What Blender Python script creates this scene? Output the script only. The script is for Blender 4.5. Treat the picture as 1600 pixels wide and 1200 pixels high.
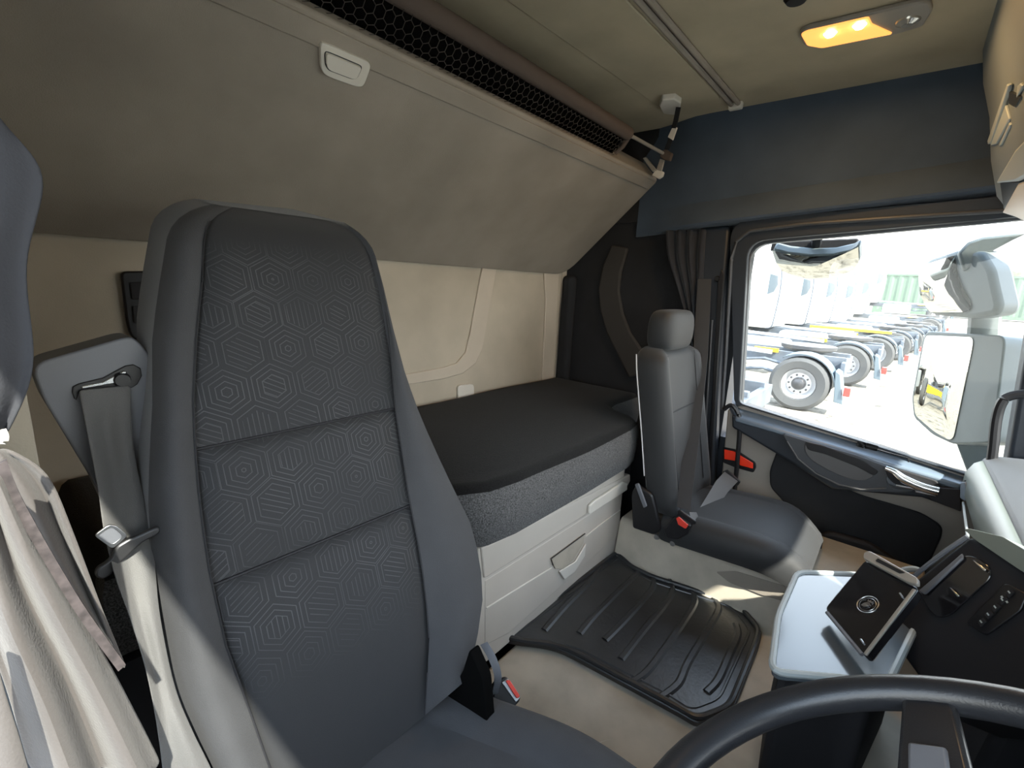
import bpy, math, random
from mathutils import Vector, Matrix
random.seed(7)
for o in list(bpy.data.objects): bpy.data.objects.remove(o)
sc = bpy.context.scene
C = sc.collection
# world axes: +X to the passenger side, +Y to the rear of the cab, +Z up; camera at the driver's open door
# ------------------------------------------------------------------ camera
F = 720.0
R = Matrix(((0.64668154, 0.13350845, -0.75098501), (-0.76119965, 0.17590535, -0.62420542), (0.04876558, 0.97531164, 0.21538132)))
cam = bpy.data.objects.new('camera', bpy.data.cameras.new('camera')); C.objects.link(cam)
cam.data.sensor_width = 36; cam.data.lens = 36 * F / 1600; cam.data.clip_start = .01; cam.data.clip_end = 400
cam.matrix_world = R.to_4x4(); sc.camera = cam
# ------------------------------------------------------------------ sky, sun, exposure
w = bpy.data.worlds.new('sky'); sc.world = w; w.use_nodes = True
bg = w.node_tree.nodes['Background']; bg.inputs[1].default_value = 4.2
_t = w.node_tree.nodes.new('ShaderNodeTexCoord'); _s = w.node_tree.nodes.new('ShaderNodeSeparateXYZ'); _r = w.node_tree.nodes.new('ShaderNodeValToRGB')
w.node_tree.links.new(_t.outputs['Generated'], _s.inputs[0]); w.node_tree.links.new(_s.outputs['Z'], _r.inputs[0]); w.node_tree.links.new(_r.outputs[0], bg.inputs[0])
_e = _r.color_ramp.elements; _e[0].position = 0; _e[0].color = (1, .98, .95, 1); _e[1].position = .8; _e[1].color = (.52, .68, .93, 1)      # hazy white horizon, blue overhead
sun = bpy.data.objects.new('sun', bpy.data.lights.new('sun', 'SUN')); C.objects.link(sun)
SUN = Vector((.293, .80, -.88)).normalized()
sun.data.energy = 11; sun.data.angle = .012; sun.data.color = (1, .94, .84)
sun.rotation_euler = SUN.to_track_quat('-Z', 'Y').to_euler(); sun.location = (-3, -9, 9)
sc.view_settings.view_transform = 'Standard'; sc.view_settings.look = 'None'
sc.view_settings.gamma = 1; sc.view_settings.use_curve_mapping = False
sc.view_settings.exposure = 0.78
# ------------------------------------------------------------------ picking: a sight line met with a real plane
def ray(p): return (R @ Vector(((p[0] - 800) / F, -(p[1] - 600) / F, -1))).normalized()
def PX(p, X): r = ray(p); return r * (X / r.x)
def PY(p, Y): r = ray(p); return r * (Y / r.y)
def PZ(p, Z): r = ray(p); return r * (Z / r.z)
def PP(p, o, n): r = ray(p); n = Vector(n); return r * (Vector(o).dot(n) / r.dot(n))
def lx(ps, X): return [PX(p, X) for p in ps]
def ly(ps, Y): return [PY(p, Y) for p in ps]
def lz(ps, Z): return [PZ(p, Z) for p in ps]
def lp(ps, o, n): return [PP(p, o, n) for p in ps]
# ------------------------------------------------------------------ materials
def nodes(name):
    m = bpy.data.materials.new(name); m.use_nodes = True
    return m, m.node_tree.nodes, m.node_tree.links, m.node_tree.nodes['Principled BSDF']
def mat(name, col, rough=.6, metal=0., spec=.5, var=0., vs=8., bump=0., bs=300., sheen=0., coat=0., emit=None, es=0.):
    m, N, L, b = nodes(name)
    c = (col[0], col[1], col[2], 1)
    b.inputs['Base Color'].default_value = c; b.inputs['Roughness'].default_value = rough
    b.inputs['Metallic'].default_value = metal; b.inputs['Specular IOR Level'].default_value = spec
    if sheen: b.inputs['Sheen Weight'].default_value = sheen; b.inputs['Sheen Roughness'].default_value = .5
    if coat: b.inputs['Coat Weight'].default_value = coat; b.inputs['Coat Roughness'].default_value = .08
    if emit: b.inputs['Emission Color'].default_value = (*emit, 1); b.inputs['Emission Strength'].default_value = es
    if var or bump: tc = N.new('ShaderNodeTexCoord')
    if var:
        n1 = N.new('ShaderNodeTexNoise'); n1.inputs['Scale'].default_value = vs; n1.inputs['Detail'].default_value = 5
        L.new(tc.outputs['Object'], n1.inputs['Vector'])
        rmp = N.new('ShaderNodeMapRange'); rmp.inputs[1].default_value = .3; rmp.inputs[2].default_value = .7
        rmp.inputs[3].default_value = 1 - var; rmp.inputs[4].default_value = 1 + var; L.new(n1.outputs['Fac'], rmp.inputs[0])
        mx = N.new('ShaderNodeVectorMath'); mx.operation = 'SCALE'; mx.inputs[0].default_value = c[:3]
        L.new(rmp.outputs[0], mx.inputs['Scale']); L.new(mx.outputs[0], b.inputs['Base Color'])
    if bump:
        n2 = N.new('ShaderNodeTexNoise'); n2.inputs['Scale'].default_value = bs; n2.inputs['Detail'].default_value = 2
        L.new(tc.outputs['Object'], n2.inputs['Vector'])
        bp = N.new('ShaderNodeBump'); bp.inputs['Strength'].default_value = bump; bp.inputs['Distance'].default_value = .002
        L.new(n2.outputs['Fac'], bp.inputs['Height']); L.new(bp.outputs[0], b.inputs['Normal'])
    return m
def glass(name, tint=(.97, .99, .98)):
    m, N, L, b = nodes(name); N.remove(b)
    t = N.new('ShaderNodeBsdfTransparent'); t.inputs[0].default_value = (*tint, 1)
    g = N.new('ShaderNodeBsdfGlossy'); g.inputs['Roughness'].default_value = .02
    lw = N.new('ShaderNodeLayerWeight'); pw = N.new('ShaderNodeMath'); pw.operation = 'POWER'; pw.inputs[1].default_value = 5; L.new(lw.outputs['Facing'], pw.inputs[0])
    ma = N.new('ShaderNodeMath'); ma.operation = 'MULTIPLY_ADD'; ma.inputs[1].default_value = .5; ma.inputs[2].default_value = .018; L.new(pw.outputs[0], ma.inputs[0])
    mx = N.new('ShaderNodeMixShader'); L.new(ma.outputs[0], mx.inputs[0]); L.new(t.outputs[0], mx.inputs[1]); L.new(g.outputs[0], mx.inputs[2])
    L.new(mx.outputs[0], N['Material Output'].inputs[0]); return m
def pattern_fabric(name, base, line):
    # woven seat print: nested hexagons, some cells filled with parallel lines; UV in metres
    m, N, L, b = nodes(name)
    b.inputs['Roughness'].default_value = .85; b.inputs['Specular IOR Level'].default_value = .25
    b.inputs['Sheen Weight'].default_value = .06
    def vm(op, a, c=None):
        n = N.new('ShaderNodeVectorMath'); n.operation = op
        for i, x in enumerate((a, c)):
            if x is None: continue
            if isinstance(x, tuple): n.inputs[i].default_value = x
            else: L.new(x, n.inputs[i])
        return n
    def mm(op, a, c=None, d=None):
        n = N.new('ShaderNodeMath'); n.operation = op
        for i, x in enumerate((a, c, d)):
            if x is None: continue
            if isinstance(x, (int, float)): n.inputs[i].default_value = x
            else: L.new(x, n.inputs[i])
        return n.outputs[0]
    uv = N.new('ShaderNodeTexCoord')
    nz = N.new('ShaderNodeTexNoise'); nz.inputs['Scale'].default_value = 9; L.new(uv.outputs['UV'], nz.inputs['Vector'])
    p = vm('SCALE', uv.outputs['UV']); p.inputs['Scale'].default_value = 1 / .064
    p = p.outputs[0]
    rr = (1., 1.7320508, 1.); h = (.5, .8660254, .5)
    def wrapc(q): return vm('SUBTRACT', vm('MODULO', vm('ADD', q, (86.6025*0+100., 173.20508, 0)).outputs[0], rr).outputs[0], h).outputs[0]
    flat = vm('MULTIPLY', p, (1, 1, 0)).outputs[0]
    a = vm('MULTIPLY', wrapc(flat), (1, 1, 0)).outputs[0]
    c2 = vm('MULTIPLY', wrapc(vm('SUBTRACT', flat, h).outputs[0]), (1, 1, 0)).outputs[0]
    da = vm('DOT_PRODUCT', a, a).outputs['Value']; db = vm('DOT_PRODUCT', c2, c2).outputs['Value']
    sel = mm('LESS_THAN', da, db)
    mx = N.new('ShaderNodeMix'); mx.data_type = 'VECTOR'; L.new(sel, mx.inputs[0]); L.new(c2, mx.inputs[4]); L.new(a, mx.inputs[5])
    gv = mx.outputs[1]
    cid = vm('SUBTRACT', flat, gv).outputs[0]
    wn = N.new('ShaderNodeTexWhiteNoise'); wn.noise_dimensions = '2D'
    cs = vm('SNAP', vm('ADD', cid, (.03, .03, 0)).outputs[0], (.25, .2, 1)).outputs[0]; L.new(cs, wn.inputs['Vector'])
    rnd = wn.outputs['Value']
    ab = vm('ABSOLUTE', gv).outputs[0]
    sx = N.new('ShaderNodeSeparateXYZ'); L.new(ab, sx.inputs[0])
    hd = mm('MAXIMUM', vm('DOT_PRODUCT', ab, (.5, .8660254, 0)).outputs['Value'], sx.outputs[0])
    k = mm('FLOOR', mm('ADD', mm('MULTIPLY', rnd, 2.99), 0.))
    ph = mm('MULTIPLY', rnd, 6.)
    rings = mm('FRACT', mm('ADD', mm('MULTIPLY', hd, 9.), mm('FRACT', ph)))
    sg = N.new('ShaderNodeSeparateXYZ'); L.new(gv, sg.inputs[0])
    ang = mm('MULTIPLY', mm('FLOOR', mm('MULTIPLY', mm('FRACT', mm('MULTIPLY', rnd, 17.)), 3.)), 1.0472)
    lin = mm('ADD', mm('MULTIPLY', sg.outputs[0], mm('COSINE', ang)), mm('MULTIPLY', sg.outputs[1], mm('SINE', ang)))
    strip = mm('FRACT', mm('MULTIPLY', lin, 9.))
    inner = mm('LESS_THAN', hd, mm('ADD', .18, mm('MULTIPLY', rnd, .16)))
    use = mm('MULTIPLY', inner, mm('GREATER_THAN', mm('FRACT', mm('MULTIPLY', rnd, 31.)), .35))
    f = N.new('ShaderNodeMix'); f.data_type = 'FLOAT'; L.new(use, f.inputs[0]); L.new(rings, f.inputs[2]); L.new(strip, f.inputs[3])
    ln = mm('LESS_THAN', f.outputs[0], .17)
    fade = N.new('ShaderNodeMapRange'); fade.inputs[1].default_value = .35; fade.inputs[2].default_value = .6; fade.inputs[3].default_value = .35; fade.inputs[4].default_value = 1.
    L.new(nz.outputs['Fac'], fade.inputs[0])
    su = N.new('ShaderNodeSeparateXYZ'); L.new(uv.outputs['UV'], su.inputs[0])
    mk = N.new('ShaderNodeMapRange'); mk.inputs[1].default_value = -.05; mk.inputs[2].default_value = -.085; L.new(su.outputs[1], mk.inputs[0]); ln = mm('MULTIPLY', ln, mk.outputs[0])
    mk2 = N.new('ShaderNodeMapRange'); mk2.inputs[1].default_value = -.70; mk2.inputs[2].default_value = -.60; L.new(su.outputs[1], mk2.inputs[0]); ln = mm('MULTIPLY', ln, mk2.outputs[0])
    cm = N.new('ShaderNodeMix'); cm.data_type = 'RGBA'; L.new(mm('MULTIPLY', ln, fade.outputs[0]), cm.inputs[0])
    cm.inputs[6].default_value = (*base, 1); cm.inputs[7].default_value = (*line, 1)
    L.new(cm.outputs[2], b.inputs['Base Color'])
    n2 = N.new('ShaderNodeTexNoise'); n2.inputs['Scale'].default_value = 700; L.new(uv.outputs['UV'], n2.inputs['Vector'])
    bp = N.new('ShaderNodeBump'); bp.inputs['Strength'].default_value = .25; bp.inputs['Distance'].default_value = .001
    L.new(n2.outputs['Fac'], bp.inputs['Height']); L.new(bp.outputs[0], b.inputs['Normal'])
    return m
M = {}
M['headliner'] = mat('headliner_cloth', (.45, .395, .29), .95, spec=.1, var=.1, vs=5, bump=.25, bs=500)
M['bunkcloth'] = mat('bunk_cloth', (.30, .266, .228), .95, spec=.1, var=.14, vs=4, bump=.3, bs=420)
M['backwall'] = mat('rear_wall_trim', (.46, .41, .33), .8, spec=.2, var=.1, vs=5, bump=.15, bs=300)
M['ridge'] = mat('rear_wall_ridge', (.52, .46, .38), .75, spec=.2, var=.05, vs=6, bump=.1, bs=300)
M['navy'] = mat('dark_side_cloth', (.056, .078, .112), .9, spec=.2, var=.12, vs=6, bump=.3, bs=500, sheen=.1)
M['charcoal'] = mat('charcoal_cloth', (.024, .025, .028), .9, spec=.15, var=.12, vs=6, bump=.3, bs=500)
M['arcband'] = mat('dark_arc_band', (.042, .039, .037), .8, spec=.25, bump=.2)
M['frame'] = mat('dark_door_plastic', (.02, .025, .034), .45, spec=.4, bump=.1, bs=700)
M['sill'] = mat('door_sill_plastic', (.115, .15, .195), .3, spec=.8, bump=.08, bs=600)
M['doorbeige'] = mat('door_greige_plastic', (.27, .245, .22), .6, spec=.3, bump=.1, bs=500)
M['seal'] = mat('rubber_seal', (.06, .065, .075), .4, spec=.4)
M['plastic'] = mat('beige_plastic', (.52, .475, .42), .5, spec=.35, var=.04, vs=7, bump=.08, bs=600)
M['plasticlight'] = mat('pale_beige_plastic', (.66, .63, .57), .45, spec=.35)
M['tunnel'] = mat('tunnel_vinyl', (.44, .395, .325), .6, spec=.3, var=.16, vs=9, bump=.12, bs=400)
M['black'] = mat('black_plastic', (.012, .012, .014), .35, spec=.45)
M['blackmatte'] = mat('black_matte_plastic', (.018, .018, .021), .7, spec=.3)
M['rubber'] = mat('black_rubber_mat', (.016, .018, .021), .4, spec=.9, var=.35, vs=16, bump=.35, bs=90)
M['seatcloth'] = mat('seat_cloth', (.050, .0505, .054), .85, spec=.2, var=.06, vs=15, bump=.3, bs=800, sheen=.06)
M['seatdark'] = mat('seat_dark_cloth', (.04, .041, .047), .85, spec=.25, bump=.3, bs=800, sheen=.2)
M['seatprint'] = pattern_fabric('seat_print_cloth', (.028, .0285, .031), (.064, .065, .070))
M['matt'] = mat('mattress_cloth', (.010, .010, .0105), .95, spec=.1, var=.45, vs=320, bump=.7, bs=450, sheen=.08)
M['mattband'] = mat('speckled_grey_cloth', (.085, .085, .087), .95, spec=.15, var=.75, vs=330, bump=.7, bs=450, sheen=.1)  # paler, speckled grey for the mattress sides
M['leather'] = mat('passenger_seat_cover', (.026, .027, .029), .6, spec=.35, bump=.15, bs=500, sheen=.1)
M['piping'] = mat('pale_piping', (.6, .6, .6), .6)
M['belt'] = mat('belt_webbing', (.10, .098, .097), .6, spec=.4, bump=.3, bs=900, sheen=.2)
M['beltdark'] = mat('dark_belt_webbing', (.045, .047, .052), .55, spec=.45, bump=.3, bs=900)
M['housing'] = mat('belt_housing_plastic', (.14, .147, .165), .42, spec=.45, bump=.06, bs=600)
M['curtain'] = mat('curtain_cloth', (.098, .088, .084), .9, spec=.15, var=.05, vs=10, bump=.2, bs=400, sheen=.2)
M['curtainshade'] = mat('shaded_curtain_cloth', (.055, .057, .066), .9, spec=.15, var=.05, vs=10, bump=.2, bs=400)  # same curtain cloth, with the shade higher up put into its colour
M['tie'] = mat('mauve_tie_cloth', (.05, .040, .040), .8, var=.5, vs=120)
M['armgrey'] = mat('arm_rest_plastic', (.05, .054, .062), .38, spec=.5)
M['doorgrey'] = mat('door_recess_plastic', (.085, .085, .088), .55, spec=.3)
M['curtaindark'] = mat('dark_curtain_cloth', (.022, .024, .03), .85, spec=.25, bump=.2, sheen=.2)
M['chrome'] = mat('chrome', (.72, .74, .76), .18, metal=1)
M['steel'] = mat('brushed_steel', (.55, .56, .58), .35, metal=1)
M['darksteel'] = mat('dark_steel', (.1, .1, .105), .4, metal=.8)
M['mirror'] = mat('mirror_glass', (.50, .49, .45), .01, metal=1)
M['red'] = mat('red_plastic', (.75, .06, .04), .35, spec=.5)
M['redlens'] = mat('red_reflector', (.85, .05, .02), .2, spec=.6, coat=.5)
M['net'] = mat('net_cord', (.05, .042, .038), .8)
M['flatblack'] = mat('net_shade', (.004, .004, .004), 1, spec=0)  # flat black: shade behind the net as colour; also the seat bracket
M['brown'] = mat('brown_roll_cloth', (.105, .082, .07), .9, spec=.1, bump=.2)
M['lampgrey'] = mat('lamp_housing', (.3, .28, .25), .35, spec=.5)
M['lens'] = mat('lit_lamp_lens', (.9, .6, .25), .3, emit=(1, .40, .08), es=.8)
M['bulb'] = mat('lit_bulb', (1, .9, .6), .3, emit=(1, .78, .42), es=14)
M['clear'] = mat('spot_lens', (.5, .5, .48), .12, metal=.6)
M['ohgrey'] = mat('overhead_grey_plastic', (.205, .24, .265), .55, spec=.35, bump=.08, bs=500)
M['ohlight'] = mat('overhead_pale_trim', (.42, .47, .48), .45)
M['dash'] = mat('dash_soft_pad', (.085, .092, .102), .55, spec=.4, bump=.15, bs=500)
M['dashface'] = mat('dash_face_plastic', (.15, .175, .16), .35, spec=.55)
M['gloss'] = mat('gloss_black', (.01, .01, .012), .12, spec=.6, coat=.4)
M['tray'] = mat('tray_glossy_lid', (.10, .12, .14), .18, spec=.6, coat=.35)
M['wheelrim'] = mat('steering_leather', (.016, .017, .02), .34, spec=.55, bump=.12, bs=500)
M['white'] = mat('white_paint', (.85, .86, .87), .25, coat=.4)
M['chassis'] = mat('chassis_paint', (.10, .115, .135), .5, var=.3, vs=4)
M['tyre'] = mat('tyre_rubber', (.075, .075, .074), .8, bump=.2, bs=60)
M['alu'] = mat('alloy_rim', (.75, .75, .76), .3, metal=.7)
M['guard'] = mat('mudguard_plastic', (.11, .14, .16), .5)
M['yellow'] = mat('yellow_marker', (.9, .55, .03), .4)
M['redlight'] = mat('red_tail_light', (.9, .06, .05), .3)
M['tank'] = mat('tank_metal', (.5, .54, .57), .35, metal=.5)
M['green'] = mat('container_green', (.10, .15, .105), .6, var=.06, vs=1)
M['mirrorhouse'] = mat('mirror_housing', (.13, .15, .15), .45)
M['leaf'] = mat('tree_leaf', (.10, .13, .08), .9, var=.3, vs=3)
M['bark'] = mat('tree_bark', (.12, .09, .06), .9)
M['glass'] = glass('window_glass'); M['tint'] = mat('dark_side_glass', (.1, .12, .13), .1, spec=.7)
def ground_mat():
    m, N, L, b = nodes('pale_gravel'); b.inputs['Roughness'].default_value = .95
    tc = N.new('ShaderNodeTexCoord'); n = N.new('ShaderNodeTexNoise'); n.inputs['Scale'].default_value = 3.2; n.inputs['Detail'].default_value = 12; n.inputs['Roughness'].default_value = .75
    L.new(tc.outputs['Object'], n.inputs[0]); r = N.new('ShaderNodeValToRGB'); L.new(n.outputs[0], r.inputs[0])
    e = r.color_ramp.elements; e[0].position = .36; e[0].color = (.06, .052, .04, 1); e[1].position = .5; e[1].color = (.27, .245, .20, 1)
    L.new(r.outputs[0], b.inputs[0]); return m
M['ground'] = ground_mat()
# ------------------------------------------------------------------ mesh builder
def rootloc(p):
    while p and p.parent: p = p.parent
    return Vector(p.location) if p else Vector((0, 0, 0))
class MB:
    def __init__(s): s.v = []; s.f = []; s.uv = None
    def add(s, vs, fs):
        n = len(s.v); s.v += [Vector(x) for x in vs]; s.f += [tuple(i + n for i in f) for f in fs]; return s
    def prism(s, pts, off):
        off = Vector(off); n = len(pts); vs = [Vector(p) for p in pts] + [Vector(p) + off for p in pts]
        fs = [tuple(range(n - 1, -1, -1)), tuple(range(n, 2 * n))] + [(i, (i + 1) % n, n + (i + 1) % n, n + i) for i in range(n)]
        return s.add(vs, fs)
    def box(s, a, b):
        (x0, y0, z0), (x1, y1, z1) = a, b
        return s.prism([(x0, y0, z0), (x1, y0, z0), (x1, y1, z0), (x0, y1, z0)], (0, 0, z1 - z0))
    def obox(s, c, ex, ey, ez, sx, sy, sz):
        c = Vector(c); ex = Vector(ex).normalized(); ey = Vector(ey).normalized(); ez = Vector(ez).normalized()
        q = [c - ex * sx / 2 * i - ey * sy / 2 * j - ez * sz / 2 for i, j in ((1, 1), (-1, 1), (-1, -1), (1, -1))]
        return s.prism(q, ez * sz)
    def loft(s, rows, close=False, cap=False, uv=None):
        n = len(rows[0]); base = len(s.v); vs = [p for r in rows for p in r]; fs = []
        for i in range(len(rows) - 1):
            for j in range(n if close else n - 1):
                k = (j + 1) % n; fs.append((i * n + j, i * n + k, (i + 1) * n + k, (i + 1) * n + j))
        if cap: fs += [tuple(range(n - 1, -1, -1)), tuple(range((len(rows) - 1) * n, len(rows) * n))]
        s.add(vs, fs)
        if uv: s.uv = (s.uv or []) + [q for r in uv for q in r]
        return s
    def tube(s, path, r, n=10, closed=False, flat=1., up=None):
        path = [Vector(p) for p in path]; m = len(path); rows = []
        for i, p in enumerate(path):
            a = path[i - 1] if (i or closed) else p; b = path[(i + 1) % m] if (i < m - 1 or closed) else p
            t = (b - a).normalized()
            u = Vector(up) if up else (Vector((0, 0, 1)) if abs(t.z) < .9 else Vector((1, 0, 0)))
            x = t.cross(u).normalized(); y = x.cross(t).normalized()
            rr = r[i] if isinstance(r, (list, tuple)) else r
            rows.append([p + x * math.cos(2 * math.pi * k / n) * rr + y * math.sin(2 * math.pi * k / n) * rr * flat for k in range(n)])
        if closed: rows.append(rows[0])
        return s.loft(rows, True, not closed)
    def ribbon(s, path, wv, th, nv=None):
        # strap: path centre line, width vectors, thickness along nv
        rows = []; m = len(path)
        for i, p in enumerate(path):
            p = Vector(p); w_ = Vector(wv[i] if isinstance(wv, list) else wv)
            t = Vector(path[min(i + 1, m - 1)]) - Vector(path[max(i - 1, 0)])
            nn = t.cross(w_).normalized() * th / 2
            rows.append([p - w_ / 2 - nn, p + w_ / 2 - nn, p + w_ / 2 + nn, p - w_ / 2 + nn])
        return s.loft(rows, True, True)
    def lathe(s, prof, o, ax, n=24, cap=True):
        o = Vector(o); ax = Vector(ax).normalized(); u = ax.orthogonal().normalized(); v = ax.cross(u)
        rows = [[o + ax * h + (u * math.cos(2 * math.pi * k / n) + v * math.sin(2 * math.pi * k / n)) * r for k in range(n)] for r, h in prof]
        return s.loft(rows, True, cap)
    def dome(s, pts, bulge, rings=4):
        n = len(pts); c = sum((Vector(p) for p in pts), Vector()) / n; bulge = Vector(bulge)
        rows = []
        for i in range(rings):
            t = 1 - i / rings; rows.append([c + (Vector(p) - c) * t + bulge * (1 - t * t) for p in pts])
        b = len(s.v); s.loft(rows, True); s.v.append(c + bulge); k = len(s.v) - 1; l = b + (rings - 1) * n
        s.f += [(l + j, l + (j + 1) % n, k) for j in range(n)]; return s
    def build(s, name, m, parent=None, smooth=35, bevel=0, seg=2, subsurf=0, kind=None, label=None, thick=0):
        me = bpy.data.meshes.new(name); o = bpy.data.objects.new(name, me); C.objects.link(o)
        if parent is None:
            xs = [q.x for q in s.v]; ys = [q.y for q in s.v]; zs = [q.z for q in s.v]
            loc = Vector(((min(xs) + max(xs)) / 2, (min(ys) + max(ys)) / 2, min(zs))); o.location = loc
        else: loc = rootloc(parent); o.parent = parent
        me.from_pydata([q - loc for q in s.v], [], s.f); me.update()
        if s.uv:
            ul = me.uv_layers.new(name='uv')
            for l in me.loops: ul.data[l.index].uv = s.uv[l.vertex_index]
        import bmesh
        b = bmesh.new(); b.from_mesh(me); bmesh.ops.remove_doubles(b, verts=b.verts, dist=1e-6)
        bmesh.ops.recalc_face_normals(b, faces=b.faces); b.to_mesh(me); b.free()
        me.materials.append(M[m] if isinstance(m, str) else m)
        if smooth:
            me.polygons.foreach_set('use_smooth', [True] * len(me.polygons)); me.set_sharp_from_angle(angle=math.radians(smooth))
        if thick:
            d = o.modifiers.new('thick', 'SOLIDIFY'); d.thickness = thick; d.offset = 0
        if bevel:
            d = o.modifiers.new('bevel', 'BEVEL'); d.width = bevel; d.segments = seg; d.limit_method = 'ANGLE'; d.angle_limit = math.radians(40); d.harden_normals = False
        if subsurf:
            d = o.modifiers.new('sub', 'SUBSURF'); d.levels = subsurf; d.render_levels = subsurf
        if kind: o['kind'] = kind
        if label: o['label'] = label
        return o
def tag(o, label, cat, group=None):
    o['label'] = label; o['category'] = cat
    if group: o['group'] = group
    return o
def thing(name, label, cat, loc=(0, 0, 0), group=None):
    o = bpy.data.objects.new(name, None); C.objects.link(o); o.location = loc; o.empty_display_size = .05
    return tag(o, label, cat, group)
def copy_tree(o, parent=None):
    c = o.copy(); C.objects.link(c)
    if parent: c.parent = parent
    for ch in list(o.children): copy_tree(ch, c)
    return c
def rp(pts, r=.02, n=4):
    # round the corners of a planar outline
    out = []; m = len(pts); pts = [Vector(p) for p in pts]
    for i, p in enumerate(pts):
        a = pts[i - 1]; b = pts[(i + 1) % m]; rr = r[i] if isinstance(r, (list, tuple)) else r
        if rr <= 0: out.append(p); continue
        da = min(rr, (a - p).length * .48); db = min(rr, (b - p).length * .48)
        A = p + (a - p).normalized() * da; B = p + (b - p).normalized() * db
        for k in range(n + 1):
            t = k / n; out.append(A * (1 - t) ** 2 + p * 2 * t * (1 - t) + B * t * t)
    return out
def spline(pts, k=6):
    pts = [Vector(p) for p in pts]; out = []
    for i in range(len(pts) - 1):
        p0 = pts[max(i - 1, 0)]; p1 = pts[i]; p2 = pts[i + 1]; p3 = pts[min(i + 2, len(pts) - 1)]
        for j in range(k):
            t = j / k; out.append(.5 * ((2 * p1) + (p2 - p0) * t + (2 * p0 - 5 * p1 + 4 * p2 - p3) * t * t + (3 * p1 - p0 - 3 * p2 + p3) * t ** 3))
    out.append(pts[-1]); return out
def interp(tab, x):
    if x <= tab[0][0]: return tab[0][1:]
    for a, b in zip(tab, tab[1:]):
        if x <= b[0]:
            t = (x - a[0]) / (b[0] - a[0]); return tuple(p + (q - p) * t for p, q in zip(a[1:], b[1:]))
    return tab[-1][1:]
def sm(t): t = max(0, min(1, t)); return t * t * (3 - 2 * t)
ST = 'structure'
GZ = -2.13                                            # yard level
# ================================================================== outside ground
mb = MB(); rows = []
for X in (-60, -20, -6, 0, 4, 8, 16, 24, 30, 34, 36, 38, 40, 44, 60, 160):
    z = GZ + 1.17 * sm((X - 31) / 9.5)
    rows.append([(X, Y, z) for Y in (-120, -40, -15, -5, 0, 5, 15, 40, 140)])
mb.loft(rows).build('ground', 'ground', kind=ST)
# ================================================================== cab shell
WX = 2.09; WY = 1.40
MB().box((-.02, WY, -1.45), (2.2, WY + .06, .75)).build('wall_back', 'backwall', kind=ST)
back = bpy.data.objects['wall_back']
# pressed ridges of the rear wall
rb = [(752, 418), (774, 419), (765, 470), (757, 520), (752, 545), (742, 567), (722, 583), (690, 592), (640, 600), (622, 600), (622, 586), (690, 574), (712, 567), (726, 550), (733, 520), (742, 470)]
MB().prism(ly(rb, WY), (0, -.009, 0)).build('ridge', 'ridge', back, bevel=.008, seg=3)
rb = [(848, 421), (872, 422), (869, 470), (865, 560), (863, 596), (845, 600), (847, 560), (851, 470)]
MB().prism(ly(rb, WY), (0, -.009, 0)).build('ridge', 'ridge', back, bevel=.008, seg=3)
MB().prism(ly([(884, 424), (878, 424), (872, 598), (877, 598)], WY), (0, -.006, 0)).build('edge_strip', 'ridge', back, bevel=.002)
# floor
MB().box((-.05, -.95, -1.45), (2.2, 1.46, -1.38)).build('floor', 'blackmatte', kind=ST)
# ceiling
MB().box((-.02, -.95, .685), (2.2, 1.46, .78)).build('ceiling', 'headliner', kind=ST)
ceil = bpy.data.objects['ceiling']
pan = lz([(640, -110), (1040, 172), (1068, 167), (1128, 152), (1122, 146), (925, -60)], .685)
MB().prism(rp(pan, .03), (0, 0, -.006)).build('ceiling_panel', 'headliner', ceil, bevel=.004)
# right wall: sloped upper lining, ledge, header over the door
prof = [(2.2, .74), (2.0, .70), (2.015, .62), (2.03, .52), (2.044, .41), (2.046, .396), (2.04, .388), (2.0, .318), (1.996, .306), (2.0, .298), (2.03, .292), (2.2, .292)]
mb = MB(); ys = [-.95, -.4, -.1, .2, .5, .72, .78, .84, .9, .96, 1.02]
mb.loft([[(x + (max(x, 2.074) - x) * sm((y - .74) / .24), y, z - (.085 * (y - .33) if .25 < z < .6 else 0)) for x, z in prof] for y in ys], True, True).build('wall_right', 'navy', kind=ST, smooth=22)
wr = bpy.data.objects['wall_right']
MB().prism([(2.2, .9, .74), (2.072, .9, .70), (2.078, .9, .30), (2.2, .9, .30)], (0, .499, 0)).build('rear_lining', 'charcoal', wr)
MB().box((WX, .60, -1.45), (2.2, 1.399, .34)).build('rear_quarter', 'charcoal', wr)
MB().box((2.10, .53, -1.45), (2.2, .62, .31)).build('pillar_shell', 'frame', wr)
MB().prism([(2.075, -.95, .44), (2.2, -.95, .44), (2.2, -.95, .335), (2.105, -.95, .315)], (0, 1.6, -.11)).build('header_shell', 'frame', wr)
MB().box((2.035, 1.32, -.62), (2.09, 1.398, .05)).build('corner_post', 'charcoal', wr, bevel=.03, seg=4)
# raised arc band on the dark quarter panel
arc = [(958, 383), (984, 388), (973, 425), (970, 455), (976, 490), (988, 520), (1012, 556), (1018, 580), (985, 590), (970, 560), (950, 520), (940, 485), (937, 450), (944, 415)]
MB().prism(lx(arc, WX), (-.02, 0, 0)).build('arc_band', 'arcband', wr, bevel=.012, seg=3)
# gap fillers between wall and roof/door shell
MB().box((2.1, -.95, -1.45), (2.2, .60, -.62)).build('door_skin', 'frame', wr)
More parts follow.
